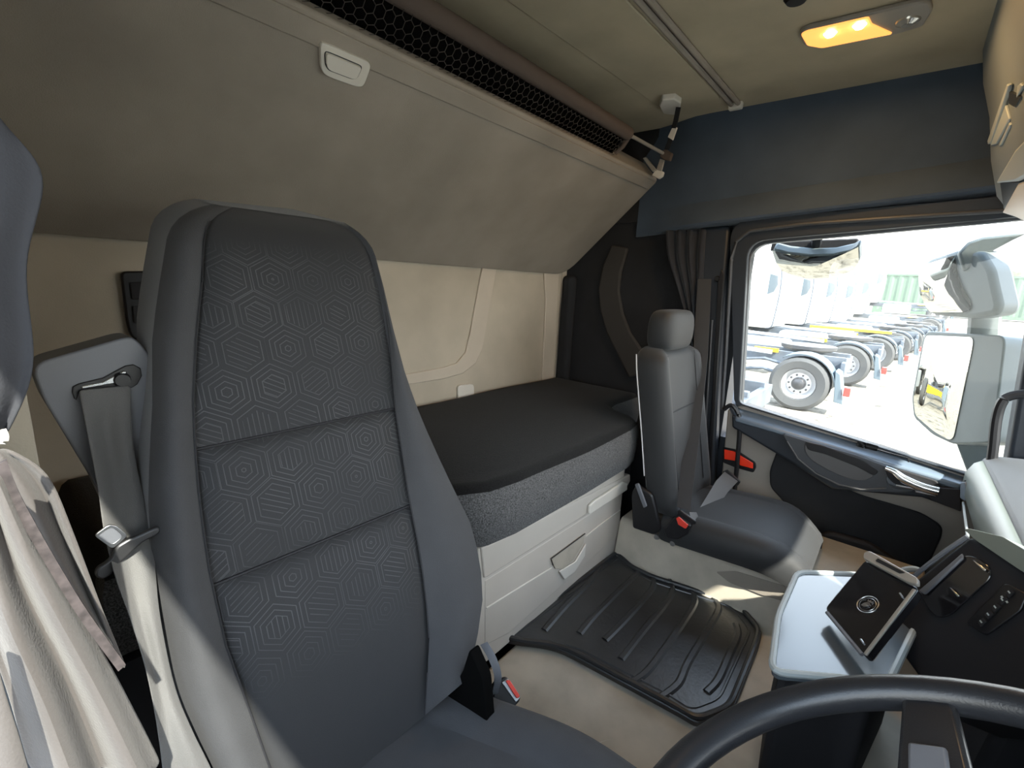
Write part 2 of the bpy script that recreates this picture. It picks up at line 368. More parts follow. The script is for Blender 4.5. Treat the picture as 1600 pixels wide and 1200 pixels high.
# left wall: rear of the doorway, header, front post
MB().box((-.06, .64, -1.45), (.03, 1.46, .75)).build('wall_left', 'backwall', kind=ST)
wl = bpy.data.objects['wall_left']
MB().box((-.13, -.95, .42), (.02, .64, .78)).build('door_header', 'frame', wl, bevel=.01)
MB().box((-.06, .52, -1.45), (.0, .66, .43)).build('rear_post', 'frame', wl, bevel=.01)
MB().box((-.13, -.95, -1.45), (.02, -.80, .43)).build('kick_panel', 'frame', wl)
MB().box((-.06, -.80, -1.45), (.02, .64, -1.2)).build('step_sill', 'frame', wl, bevel=.01)
# driver door, closed: the camera is held against its window
dd = MB().prism([(-.12, .56, -1.3), (-.12, .56, -.46), (-.12, -.70, -.58), (-.12, -.82, -1.3)], (.05, 0, 0)).build('door_2', 'frame', kind=ST, bevel=.01)
di = rp([Vector((-.12, .50, .285)), Vector((-.12, .50, -.46)), Vector((-.12, -.70, -.56)), Vector((-.12, -.55, .345))], [.07, .03, .03, .05], 6)
do_ = rp([Vector((-.12, .56, .46)), Vector((-.12, .56, -.50)), Vector((-.12, -.82, -.62)), Vector((-.12, -.82, .46))], [.02, .02, .02, .02], 6)
def ring(a, b, d, name, m, par, bev=.006):
    q = MB(); d = Vector(d); n = len(a)
    q.loft([a, b, [p + d for p in b], [p + d for p in a], a], True); return q.build(name, m, par, bevel=bev)
ring(di, do_, (.05, 0, 0), 'window_frame', 'frame', dd)
MB().prism([p + Vector((.01, (-p.y + 0) * -.02, 0)) for p in di], (.004, 0, 0)).build('window_3', 'glass', kind=ST, smooth=0)
# front wall below the windscreen and above
MB().box((-.05, -1.0, -1.45), (2.2, -.9, -.42)).build('wall_front', 'blackmatte', kind=ST)
wf = bpy.data.objects['wall_front']
MB().prism([(-.05, -1.0, .48), (-.05, -.86, .48), (-.05, -.86, .78), (-.05, -1.0, .78)], (2.25, 0, 0)).build('windscreen_header', 'frame', wf)
MB().prism([(-.05, -.97, -.42), (2.2, -.97, -.42), (2.2, -.90, .48), (-.05, -.90, .48)], (0, -.005, 0)).build('window_2', 'glass', kind=ST, smooth=0)
for x0, x1, zb in ((-.05, 1.05, .16),):  # unseen blind, added to keep windscreen sun off the tunnel
    MB().tube([(x0, -.868, .46), (x1, -.868, .46)], .016, 10).build('unseen_blind_roller', 'frame', wf)
    MB().box((x0, -.872, zb), (x1, -.868, .46)).build('unseen_sun_blind', 'blackmatte', wf)
    MB().box((x0, -.878, zb - .015), (x1, -.862, zb)).build('unseen_blind_bar', 'frame', wf)
# right front post
MB().prism(lx([(1562, 790), (1640, 790), (1720, 330), (1640, 330)], 2.06), (.09, 0, 0)).build('trim_1', 'frame', kind=ST, bevel=.012)
MB().box((2.06, -.95, -1.45), (2.2, -.75, .3)).build('post_shell', 'frame', bpy.data.objects['trim_1'])
# ------------------------------------------------------------------ passenger door
door = MB().prism(lx([(1137, 640), (1165, 632), (1512, 742), (1560, 770), (1560, 1000), (1400, 1000), (1120, 820)], 2.05), (.05, 0, 0)).build('door_1', 'doorbeige', kind=ST, bevel=.006)
inn = rp(lx([(1172, 378), (1660, 334), (1625, 780), (1512, 738), (1158, 628)], 2.055), [.07, .03, .02, .02, .02], 6)
outr = rp(lx([(1143, 346), (1700, 296), (1650, 830), (1512, 741), (1150, 628)], 2.055), [.09, .03, .02, .02, .02], 6)
def ring(a, b, d, name, m, par, bev=.006):
    q = MB(); d = Vector(d); n = len(a)
    q.loft([a, b, [p + d for p in b], [p + d for p in a], a], True); return q.build(name, m, par, bevel=bev)
ring(inn, outr, (-.03, 0, 0), 'window_frame', 'frame', door)
inn2 = rp(lx([(1178, 384), (1660, 340), (1622, 790), (1512, 742), (1162, 632)], 2.10), [.07, .03, .02, .02, .02], 6)
inn3 = rp(lx([(1170, 375), (1670, 330), (1632, 800), (1512, 752), (1152, 640)], 2.10), [.07, .03, .02, .02, .02], 6)
ring(inn2, inn3, (-.04, 0, 0), 'glass_channel', 'seal', door, .004)
MB().prism(inn3, (.004, 0, 0)).build('window_1', 'glass', kind=ST, smooth=0)
MB().tube(lx([(1128, 640), (1134, 560), (1139, 470), (1143, 405), (1150, 378), (1172, 361), (1260, 350), (1420, 339), (1640, 325)], 2.015), .0065, 8).build('door_seal', 'seal', door)
# B pillar trim with the belt guide
MB().prism(lx([(1092, 356), (1140, 352), (1131, 470), (1120, 640), (1112, 800), (1040, 800), (1060, 640), (1082, 470)], 2.035), (.06, 0, 0)).build('trim_2', 'frame', kind=ST, bevel=.012, seg=3)
bp_ = bpy.data.objects['trim_2']
MB().prism(lx([(1128, 420), (1132, 430), (1118, 640), (1108, 790), (1100, 790), (1112, 640), (1122, 440)], 2.03), (-.006, 0, 0)).build('belt_guide', 'black', bp_, bevel=.003)
MB().lathe([(.0, -.008), (.009, -.008), (.012, 0), (.012, .006)], PX((1121, 436), 2.03), (1, 0, 0), 14).build('trim_screw', 'black', bp_)
MB().tube(lx([(1113, 500), (1104, 640), (1094, 780)], 2.028), .004, 8).build('guide_bead', 'seal', bp_)
# door card pieces
sill = [PX((1140, 632), 2.06), PX((1165, 630), 2.075), PX((1300, 675), 2.075), PX((1512, 741), 2.075), PX((1545, 757), 2.06), PX((1500, 757), 1.985), PX((1400, 727), 1.985), PX((1210, 669), 1.985), PX((1150, 652), 1.985)]
MB().prism(sill, (0, 0, -.02)).build('sill_ledge', 'sill', door, bevel=.006, seg=3)
MB().prism(lx([(1143, 648), (1210, 667), (1400, 725), (1502, 757), (1502, 800), (1440, 778), (1300, 765), (1240, 726), (1205, 705), (1143, 668)], 1.99), (.06, 0, 0)).build('upper_card', 'frame', door, bevel=.01, seg=3)
# arm rest with pull recess
arm = [(1222, 678), (1262, 690), (1340, 712), (1400, 735), (1384, 745), (1388, 760), (1400, 765), (1430, 765), (1420, 770), (1385, 769), (1340, 768), (1300, 752), (1262, 730), (1240, 708)]
MB().prism(rp(lx(arm, 1.965), .012), (.035, 0, 0)).build('arm_rest', 'armgrey', door, bevel=.008, seg=3)
MB().prism(rp(lx([(1257, 690), (1285, 698), (1350, 722), (1372, 736), (1365, 745), (1350, 752), (1330, 750), (1300, 738), (1268, 720), (1257, 706)], 1.962), .02), (.004, 0, 0)).build('pull_recess', 'doorgrey', door, bevel=.002)
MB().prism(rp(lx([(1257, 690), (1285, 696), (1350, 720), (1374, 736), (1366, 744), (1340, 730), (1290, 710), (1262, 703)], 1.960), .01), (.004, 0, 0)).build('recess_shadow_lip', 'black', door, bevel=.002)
MB().tube(lx([(1230, 690), (1247, 717), (1275, 740), (1310, 757), (1345, 765), (1385, 763)], 1.962), .003, 8).build('arm_bead', 'doorgrey', door)
MB().prism(rp(lx([(1381, 729), (1405, 733), (1465, 752), (1470, 764), (1455, 775), (1432, 765), (1400, 758), (1388, 748)], 1.96), .01), (.01, 0, 0)).build('handle_cup', 'blackmatte', door, bevel=.003)
MB().tube(spline(lx([(1383, 731), (1397, 737), (1412, 748), (1438, 760), (1466, 768)], 1.945), 8), [.008 + .007 * sm(k / 20) for k in range(33)], 14).build('door_handle', 'chrome', door, label='chrome door handle')
MB().tube(lx([(1400, 758), (1430, 764), (1431, 768), (1462, 774)], 1.955), .003, 6).build('handle_trim', 'steel', door)
for q in ([(1340, 691), (1353, 695), (1349, 701), (1337, 697)], [(1354, 695), (1372, 700), (1370, 705), (1351, 701)]):
    MB().prism([PX(p, 1.995) for p in q], (0, 0, .008)).build('switch', 'black', door, bevel=.002)
MB().tube(lx([(1375, 704), (1418, 716), (1420, 722)], 1.99), .0025, 6).build('panel_seam', 'black', door)
MB().prism(rp(lx([(1215, 702), (1298, 752), (1345, 772), (1440, 800), (1472, 820), (1472, 835), (1440, 905), (1415, 930), (1330, 930), (1300, 870), (1240, 800), (1204, 760), (1203, 735)], 2.045), .02), (-.012, 0, 0)).build('pocket_panel', 'charcoal', door, bevel=.006)
MB().prism(rp(lx([(1290, 830), (1360, 850), (1440, 905), (1420, 985), (1300, 930), (1240, 880)], 2.0), .03), (.035, 0, 0)).build('lower_pocket', 'blackmatte', door, bevel=.012, seg=3)
MB().prism(rp(lx([(1440, 760), (1500, 765), (1502, 800), (1455, 782)], 1.97), .006), (.03, 0, 0)).build('card_end', 'blackmatte', door, bevel=.006)
MB().prism(rp(lx([(1130, 698), (1150, 702), (1181, 722), (1182, 730), (1178, 738), (1150, 730), (1130, 722)], 2.046), .008), (-.008, 0, 0)).build('reflector_frame', 'black', door, bevel=.002)
MB().prism(lx([(1132, 702), (1147, 705), (1177, 723), (1177, 732), (1157, 727), (1150, 720), (1132, 717)], 2.036), (-.005, 0, 0)).build('reflector', 'redlens', door, bevel=.002, label='red reflector')
# grab handles
def handle(name, pts, X, r, label):
    t = tag(MB().tube(spline(lx(pts, X), 5), r, 10).build(name, 'black'), label, 'handle'); return t
handle('grab_handle', [(1131, 640), (1143, 633), (1153, 645), (1156, 665), (1153, 710), (1148, 765)], 2.0, .009, 'black curved grab handle on the rear edge of the passenger doorway by the red reflector')
handle('grab_handle', [(1546, 745), (1552, 700), (1557, 655), (1566, 628), (1582, 618), (1625, 613)], 2.0, .013, 'black curved grab handle on the windscreen post beside the door mirror')
# ================================================================== outside mirrors
t = thing('door_mirror', 'tall grey exterior door mirror with two glasses seen through the passenger window', 'mirror', PX((1500, 700), 2.48))
o_, n_ = PX((1480, 600), 2.48), Vector((-.62, .78, .05)).normalized()
gl = [(1447, 524), (1522, 527), (1520, 545), (1491, 684), (1484, 688), (1460, 674), (1431, 649), (1428, 621)]
G = rp(lp(gl, o_, n_), .02); back_ = -n_ * .05
hs = [(1441, 530), (1448, 517), (1526, 522), (1566, 524), (1570, 535), (1552, 685), (1546, 692), (1488, 694), (1456, 679), (1427, 652), (1424, 621)]
H = rp(lp(hs, o_, n_), .02)
MB().prism(H, -n_ * .09 ).build('housing', 'mirrorhouse', t, bevel=.02, seg=3)
MB().dome([p + n_ * .003 for p in G], n_ * .004, 6).build('mirror_glass', 'mirror', t, smooth=80)
o2, n2 = PX((1475, 445), 2.46), Vector((-.70, .68, -.05)).normalized()
g2 = [(1442, 415), (1493, 399), (1497, 425), (1505, 448), (1518, 470), (1518, 484), (1507, 488), (1455, 488), (1448, 480), (1438, 457), (1436, 430)]
h2 = [(1436, 418), (1450, 405), (1495, 390), (1532, 392), (1550, 420), (1563, 478), (1556, 492), (1520, 498), (1470, 494), (1450, 490), (1434, 458), (1432, 430)]
MB().prism(rp(lp(h2, o2, n2), .015), -n2 * .09).build('upper_housing', 'mirrorhouse', t, bevel=.02, seg=3)
MB().dome(rp([p + n2 * .004 for p in lp(g2, o2, n2)], .01), n2 * .008, 6).build('wide_angle_glass', 'mirror', t, smooth=80)
MB().tube(lx([(1540, 400), (1545, 440), (1538, 500), (1535, 540)], 2.50), .045, 10, flat=.6).build('stem', 'mirrorhouse', t)
MB().prism(lx([(1496, 395), (1512, 378), (1535, 370), (1610, 362), (1585, 374), (1540, 398), (1515, 420), (1505, 425)], 2.40), (.05, 0, 0)).build('mirror_arm', 'mirrorhouse', t, bevel=.012)
MB().prism(rp(lx([(1494, 692), (1552, 690), (1546, 742), (1512, 740)], 2.42), .01), (.10, 0, 0)).build('mirror_foot', 'mirrorhouse', t, bevel=.012)
t = thing('kerb_mirror', 'wide crescent kerb mirror hanging above the passenger window outside', 'mirror', PX((1275, 380), 2.42))
k1 = lx([(1206, 391), (1230, 397), (1265, 401), (1300, 400), (1328, 394), (1341, 386), (1342, 410), (1333, 423), (1315, 430), (1292, 435), (1262, 436), (1240, 431), (1222, 424), (1213, 412)], 2.42)
kn = Vector((-.6, .1, -.8)).normalized(); kg = lp([(1206, 391), (1230, 397), (1265, 401), (1300, 400), (1328, 394), (1341, 386), (1342, 410), (1333, 423), (1315, 430), (1292, 435), (1262, 436), (1240, 431), (1222, 424), (1213, 412)], PX((1275, 412), 2.40), kn)
MB().dome(kg, kn * .012).build('mirror_glass', 'mirror', t, smooth=80)
MB().prism(lx([(1203, 392), (1206, 378), (1341, 372), (1345, 384), (1328, 394), (1300, 401), (1265, 402), (1230, 398)], 2.42), (.04, 0, 0)).build('housing', 'blackmatte', t, bevel=.006)
MB().prism([p - kn * .002 for p in kg], -kn * .05).build('back_shell', 'mirrorhouse', t, bevel=.012)
MB().tube([PX((1275, 385), 2.44), Vector((2.19, .32, .33))], .02, 8).build('bracket', 'blackmatte', t)
# ================================================================== parked tractor units
def wheel(par, x, y, z, r, name='wheel', dual=True):
    q = MB().lathe([(r * .56, .0), (r * .60, -.03), (r * .86, -.05), (r * .97, -.02), (r, .05), (r, .26), (r * .95, .30), (r * .6, .30)], (x, y, z), (1, 0, 0), 32, False).build(name, 'tyre', par)
    MB().lathe([(r * .58, .0), (r * .56, -.015), (r * .50, .02), (r * .40, .07), (r * .22, .075), (.0, .08)], (x, y, z), (1, 0, 0), 28, False).build('rim', 'alu', q)
    MB().lathe([(r * .24, .08), (r * .23, .0), (r * .19, -.03), (r * .1, -.045), (0, -.05)], (x, y, z), (1, 0, 0), 20, False).build('hub', 'darksteel', q)
    nb = MB()
    for k in range(10):
        a = 2 * math.pi * k / 10; nb.lathe([(.018, .07), (.018, .035), (0, .03)], (x, y + math.cos(a) * r * .33, z + math.sin(a) * r * .33), (1, 0, 0), 8, False)
    nb.build('nuts', 'darksteel', q, kind='stuff'); return q
def truck():
    t = thing('tractor_unit', '', 'truck', (0, 0, 0), 'parked tractor units in the yard')
    wr_ = .51
    wheel(t, 0, 0, wr_, wr_); wheel(t, 0.15, 3.95, wr_, wr_); wheel(t, 2.2, 0, wr_, wr_)
    for x in (.78, 1.62):
        MB().box((x, -.62, .78), (x + .08, 5.0, 1.02)).build('chassis_rail', 'chassis', t, bevel=.01)
    MB().box((.5, -.64, .70), (2.0, -.56, .95)).build('rear_beam', 'chassis', t, bevel=.01)
    # mud guards: an arch over each rear wheel
    a = MB(); rows = []
    for k in range(13):
        th = math.radians(5 + k * 10); rows.append([(x_, -math.cos(th) * .57, wr_ + math.sin(th) * .57) for x_ in (-.02, .04, .5, .55)])
    a.loft(rows).build('mudguard', 'guard', t, thick=.02)
    MB().prism([(-.03, -.54, .85), (-.03, -.62, .80), (-.03, -.74, .26), (-.03, -.60, .28)], (.5, 0, 0)).build('mudflap', 'guard', t, bevel=.01)
    MB().box((-.06, -.82, .42), (.08, -.72, .58)).build('tail_light', 'redlight', t, bevel=.01)
    MB().box((.70, .55, .98), (.76, 1.0, 1.06)).build('side_marker', 'yellow', t)
    MB().lathe([(.0, .0), (.44, .0), (.5, .03), (.5, .1), (0, .12)], (1.24, .1, 1.06), (0, 0, 1), 20, False).build('fifth_wheel', 'darksteel', t)
    for k, (y, z) in enumerate(((.7, .62), (.7, .82), (1.5, .66))):
        MB().tube([(.25, y - .35, z), (.3, y, z + .06), (.25, y + .5, z - .02)], .03, 6).build('air_line', 'chassis', t)
    MB().prism(rp([(.02, 1.3, .42), (.02, 2.7, .42), (.02, 2.7, .98), (.02, 1.3, .98)], .14), (.55, 0, 0)).build('fuel_tank', 'tank', t, bevel=.02)
    MB().prism([(.1, .55, 1.0), (.1, 2.9, 1.10), (.1, 2.9, 1.16), (.1, .55, 1.08)], (.05, 0, 0)).build('catwalk_rail', 'tank', t)
    # cab: rounded shell, side deflector, roof deflector
    cp = rp([(0, 2.95, 1.0), (0, 2.86, 2.3), (0, 2.95, 3.2), (0, 3.3, 3.9), (0, 4.3, 3.85), (0, 5.1, 3.0), (0, 5.35, 2.0), (0, 5.4, .5), (0, 4.6, .5), (0, 4.5, 1.0)], [.18, .6, .5, .4, .3, .3, .3, .1, .05, .1], 5)
    MB().prism(cp, (2.5, 0, 0)).build('cab', 'white', t, bevel=.10, seg=4)
    MB().tube([(.012, p.y - .012, p.z) for p in cp if p.y < 3.35 and p.z > .95], .018, 6).build('deflector_edge', 'chassis', t)
    MB().prism([(-.012, 3.25, 2.15), (-.012, 3.25, 2.85), (-.012, 3.0, 2.78), (-.012, 2.96, 2.5), (-.012, 3.05, 2.25)], (.02, 0, 0)).build('side_window', 'tint', t)
    MB().prism([(.1, 5.36, 1.95), (2.4, 5.36, 1.95), (2.3, 5.12, 2.95), (.2, 5.12, 2.95)], (0, .05, .02)).build('windscreen', 'tint', t)
    MB().prism(rp([(-.02, 4.2, 2.0), (-.02, 5.1, 2.0), (-.02, 4.95, 2.9), (-.02, 4.2, 2.9)], .1), (.04, 0, 0)).build('door_window', 'tint', t)
    return t
T0 = truck()
lab = ['parked tractor unit nearest the passenger window, only its tail and wheel edge above the sill',
       'parked tractor unit whose large alloy rear wheel stands closest above the door sill',
       'parked tractor unit second behind the closest alloy wheel, tyre half hidden by a mudflap',
       'parked tractor unit third in the receding row, long yellow chassis strip above its wheel',
       'parked tractor unit fourth in the receding row of rear wheels',
       'parked tractor unit fifth in the receding row of rear wheels',
       'parked tractor unit whose white cab edge stands beside the green containers',
       'parked tractor unit next to last, wheel just left of the wide-angle mirror',
       'parked tractor unit last and smallest in the row, under the upper mirror glass']
for i, k in enumerate(range(-1, 8)):
    o = T0 if i == 0 else copy_tree(T0)
    X = 10.1 + 4 * k if k >= 0 else 5.0; o.location = (X, 1.33 - .40 * k if k >= 0 else 1.85, GZ + 1.17 * sm((X - 31) / 9.5)); o['label'] = lab[i]
    if k == 2:
        MB().box((o.location.x + .6, o.location.y - .3, GZ + 1.12), (o.location.x + .66, o.location.y + 1.9, GZ + 1.20)).build('chassis_strip', 'yellow', o)
for X, Y, l in ((3.6, 13, 'parked tractor unit seen only as a small reflection at the right of the door mirror'), (7.4, 13.4, 'parked tractor unit seen only as a small reflection in the middle of the door mirror'), (11.2, 13.8, 'parked tractor unit seen only as a small reflection at the left of the door mirror')):
    o = copy_tree(T0); o.location = (X, Y, GZ); o['label'] = l
    mk_ = MB().box((X + .55, Y - .68, GZ + .72), (X + 1.95, Y - .66, GZ + .92)).build('rear_marker', 'yellow', o)
# green containers
def container(y0, label):
    X = 46; z0 = GZ + 1.17; L_ = 12.1; Hh = 3.0
    t = thing('shipping_container', label, 'container', (X, y0, z0), 'green containers at the end of the yard')
    rows = []; n = int(L_ / .14)
    for k in range(n + 1):
        y = y0 + k * L_ / n; d = (0, .0, .05, .05)[k % 4]; rows.append([(X + d, y, z0 + .3), (X + d, y, z0 + Hh - .12)])
    MB().loft(rows).build('side_wall', 'green', t, smooth=0)
    MB().box((X - .02, y0, z0 + .12), (X + .1, y0 + L_, z0 + .3)).build('bottom_rail', 'green', t)
    MB().box((X - .02, y0, z0 + Hh - .14), (X + 2.4, y0 + L_, z0 + Hh)).build('roof', 'green', t)
    for y in (y0, y0 + L_ - .15): MB().box((X - .03, y, z0 + .06), (X + .15, y + .15, z0 + Hh)).build('corner_post', 'green', t)
    MB().box((X + .12, y0 + .02, z0 + .1), (X + 2.4, y0 + L_ - .02, z0 + Hh - .1)).build('body', 'green', t)
container(-22.4, 'green corrugated container right of the upper door mirror')
container(-10.0, 'green corrugated container partly behind the upper door mirror')
container(2.4, 'green corrugated container hidden behind the white cabs but for its right end')
def tree(x, y, s, label):
    z0 = GZ + 1.1
    t = thing('tree', label, 'tree', (x, y, z0)); MB().tube([(x, y, z0), (x + .1, y, z0 + 2.6 * s)], .25, 7).build('trunk', 'bark', t)
    m_ = MB(); rg = random.Random(int(x + y * 3))
    for k in range(7):
        c = Vector((x + rg.uniform(-1.3, 1.3) * s, y + rg.uniform(-2, 2) * s, z0 + rg.uniform(2.3, 3.7) * s)); r_ = rg.uniform(.8, 1.3) * s
        m_.lathe([(0, -r_), (r_ * .6, -r_ * .75), (r_ * .98, -r_ * .2), (r_ * .85, r_ * .5), (r_ * .4, r_ * .9), (0, r_)], c, (rg.uniform(-.3, .3), rg.uniform(-.3, .3), 1), 9, False)
    m_.build('crown', 'leaf', t)
tree(66, -5.4, 1.2, 'dark tree showing just above the container roof, farthest left of the row'); tree(68, -13.6, 1.25, 'dark rounded tree above the green container at the right of the mirror'); tree(64, -21.5, 1.1, 'dark tree above the container nearest the right edge of the picture')
# ================================================================== lower bunk
cab = thing('bunk_cabinet', 'beige moulded storage cabinet under the lower bunk facing the floor mat', 'cabinet', (1.15, .9, -1.38))
MB().box((.06, .9, -1.375), (2.03, 1.395, -.66)).build('base_box', 'blackmatte', cab)
MB().box((.76, .715, -1.03), (1.565, .9, -.66)).build('body', 'plastic', cab, bevel=.004)
CY = .71
MB().prism(rp(ly([(752, 857), (770, 849), (985, 741), (985, 752), (979, 762), (966, 770), (912, 807), (797, 880), (757, 905)], CY), .008), (0, .05, 0)).build('upper_drawer', 'plastic', cab, bevel=.008, seg=3)
tb = MB().prism(rp(ly([(917, 802), (917, 789), (925, 781), (970, 752), (976, 753), (976, 764), (966, 771)], CY), .006), (0, -.012, 0)).build('pull_tab', 'plasticlight', cab, bevel=.004, seg=3)
MB().prism(rp(ly([(757, 907), (797, 882), (912, 809), (967, 772), (971, 783), (968, 832), (956, 845), (796, 990), (757, 1010)], CY + .004), .006), (0, .045, 0)).build('lower_panel', 'plastic', cab, bevel=.006, seg=3)
MB().prism(rp(ly([(861, 873), (914, 834), (912, 848), (896, 875), (880, 889), (868, 889)], CY - .001), .004), (0, .006, 0)).build('pull_recess', 'tunnel', cab, bevel=.001)
MB().tube(ly([(864, 883), (861, 873), (914, 834)], CY - .001), .0022, 6).build('recess_gap', 'black', cab)
MB().prism(ly([(872, 892), (898, 876), (914, 848), (912, 868), (896, 893), (880, 905)], CY + .002), (0, -.006, 0)).build('recess_lip', 'plasticlight', cab, bevel=.003)
MB().tube(ly([(760, 950), (800, 925), (862, 887)], CY + .003), .0022, 6).build('crease', 'plasticlight', cab)
MB().tube(ly([(915, 838), (940, 818), (969, 797)], CY + .003), .0022, 6).build('crease', 'plasticlight', cab)
# mattress: rounded outline lofted over height
mo = [(.09, 1.385), (.09, .90), (.52, .90), (.60, .87), (.655, .80), (.70, .735), (.77, .693), (.86, .68), (1.2, .675), (1.5, .68), (1.585, .695), (1.63, .74), (1.66, .82), (1.72, .88), (1.80, .90), (2.03, .90), (2.03, 1.385)]
mo = [Vector((x, y, 0)) for x, y in mo]
def inset(pts, d):
    out = []; n = len(pts)
    for i, p in enumerate(pts):
        a, b = pts[i - 1], pts[(i + 1) % n]; e1 = (p - a).normalized(); e2 = (b - p).normalized()
        n1 = Vector((-e1.y, e1.x, 0)); n2_ = Vector((-e2.y, e2.x, 0)); q = (n1 + n2_); q = q / max(q.length_squared / 2, .5); out.append(p + q * d)
    return out
mo2 = []
for i, p in enumerate(mo):
    q = mo[(i + 1) % len(mo)]; k = max(1, int((q - p).length / .05)); mo2 += [p.lerp(q, j / k) for j in range(k)]
def mz(p, z):
    k = .5 + .5 * math.sin(p.x * 9); return Vector((p.x, p.y, z + (.005 * k if -.55 < z < -.485 else 0)))
rows = [[mz(p, z) for p in inset(mo2, d)] for d, z in ((.012, -.652), (.0, -.642), (-.006, -.58), (-.004, -.52), (.003, -.500), (.014, -.487), (.032, -.482))]
mb = MB(); mb.loft(rows, True, True)
mt_ = mb.build('mattress', 'matt', smooth=60); tag(mt_, 'thick black cloth mattress lying on the lower bunk between the seats', 'mattress')
MB().loft([[mz(p, z) for p in inset(mo2, d)][8:-14] for d, z in ((.0105, -.650), (-.002, -.642), (-.008, -.58), (-.006, -.525), (.0005, -.503))]).build('side_band', 'mattband', mt_, smooth=60, label='paler speckled grey side band')
# white clip tab on the rear wall
tag(MB().prism(rp(ly([(713, 604), (716, 601), (735, 599), (738, 602), (738, 622), (713, 626)], WY), .012), (0, -.012, 0)).build('strap_cover', 'plasticlight', bevel=.003), 'small white plastic tab on the beige rear wall just above the mattress', 'clip')
# black control panel on the rear wall behind the driver
t = thing('control_panel', 'black button panel on the rear wall half hidden behind the driver seat', 'panel', PY((220, 545), WY))
MB().prism(rp(ly([(186, 424), (290, 422), (290, 560), (238, 548), (201, 524), (195, 500)], WY), .012), (0, -.016, 0)).build('face_plate', 'black', t, bevel=.004)
for (x0, y0, x1, y1) in ((202, 441, 228, 468), (230, 441, 256, 467), (206, 478, 229, 505), (231, 477, 256, 504)):
    MB().prism(rp(ly([(x0, y0), (x1, y0 - 1), (x1, y1), (x0 + 3, y1)], WY - .016), .004), (0, -.005, 0)).build('button', 'blackmatte', t, bevel=.002)
# ================================================================== upper bunk
P0 = Vector((0, 1.388, .048)); P1 = Vector((0, .93, .47)); UD = (P1 - P0).normalized(); UN = Vector((0, UD.z, -UD.y)); UL = (P1 - P0).length   # UN points up and rearward
if UN.z < 0: UN = -UN
ub = thing('upper_bunk', 'tan cloth upper bunk folded up at a slant under the ceiling', 'bunk', (1.05, 1.39, .05))
def bk(x, s, h=0): return P0 + UD * s + Vector((x, 0, 0)) + UN * h
ol = rp([bk(.04, .0), bk(2.055, .0), bk(2.06, UL - .0), bk(.04, UL)], [.02, .10, .03, .02], 6)
mb = MB(); n_o = len(ol); up_ = [p + UN * .10 for p in ol]
for p in up_: p.y = min(p.y, 1.388)
mb.add(ol + up_, [tuple(range(n_o - 1, -1, -1)), tuple(range(n_o, 2 * n_o))] + [(i, (i + 1) % n_o, n_o + (i + 1) % n_o, n_o + i) for i in range(n_o)])
mb.build('bunk_board', 'bunkcloth', ub, bevel=.022, seg=4)
rimo = [bk(0.04, UL - .055), bk(2.03, UL - .055), bk(2.03, UL - .012), bk(.04, UL - .012)]
MB().prism(rimo, -UN * .006).build('front_rim', 'bunkcloth', ub, bevel=.006, seg=3)
# latch plate
ho, hn = bk(0, 0, -.001), UN
lo_ = rp(lp([(497, 62), (505, 62), (574, 92), (576, 100), (565, 130), (555, 131), (508, 114), (499, 105)], ho, hn), .012)
lt = MB().prism(lo_, -UN * .012).build('latch_plate', 'plasticlight', ub, bevel=.005, seg=3)
li = rp(lp([(507, 80), (513, 81), (563, 102), (565, 106), (557, 122), (550, 123), (513, 109), (508, 101)], bk(0, 0, -.012), hn), .008)
MB().tube(li, .0016, 6, True).build('latch_seam', 'black', lt)
li = rp(lp([(508.5, 82), (513, 82.5), (562, 103), (563, 106), (556, 120.5), (551, 121.5), (514, 107.5), (509, 101)], bk(0, 0, -.0135), hn), .008)
MB().prism(li, -UN * .006).build('latch_handle', 'plasticlight', lt, bevel=.003)
# ------------------------------------------------------------------ storage net and roll above the bunk
sn = thing('storage_net', 'black honeycomb net with brown roll along the front of the upper bunk', 'net', (1.0, .9, .5))
NA, NB = Vector((0, .935, .487)), Vector((0, .885, .535))
def nt(x, s): return Vector((x, 0, 0)) + NA.lerp(NB, s) + Vector((0, .0, -.006 * math.sin(math.pi * s)))
mb = MB(); hx = .0135; dx = hx * 1.732; W_ = (NB - NA).length; hy = hx * 1.5 / W_
def edge(a, b): mb.tube([a, b], .0009, 3)
nr = 4; nx = int(1.45 / dx)
for j in range(nr):
    for i in range(nx):
        cx_ = .22 + (i + .5 * (j % 2)) * dx; cs_ = (j + .15) * hy
        q = [(cx_ + hx * math.sin(a), cs_ + hx * math.cos(a) / W_) for a in (math.radians(60 * k) for k in range(4))]
        for a, b in zip(q, q[1:]):
            if max(a[1], b[1]) < 1.05: edge(nt(*a), nt(*b))
mb.build('net_mesh', 'net', sn, smooth=0, kind='stuff')
MB().loft([[NA + Vector((x, .012, .004)) for x in (.05, 1.66)], [NB + Vector((x, .012, .004)) for x in (.05, 1.64)]]).build('net_shade', 'flatblack', sn, thick=.002)  # black sheet in place of the shade in the storage space behind
MB().tube([(.05, .888, .553), (1.0, .888, .555), (1.655, .886, .548)], .023, 14).build('roll', 'brown', sn)
MB().tube([nt(1.655, 1.2), nt(1.66, .6), nt(1.655, .05)], .009, 8).build('end_binding', 'brown', sn)
MB().tube([(1.63, .884, .545), (1.955, .872, .545)], .0065, 8).build('rod', 'lampgrey', sn)
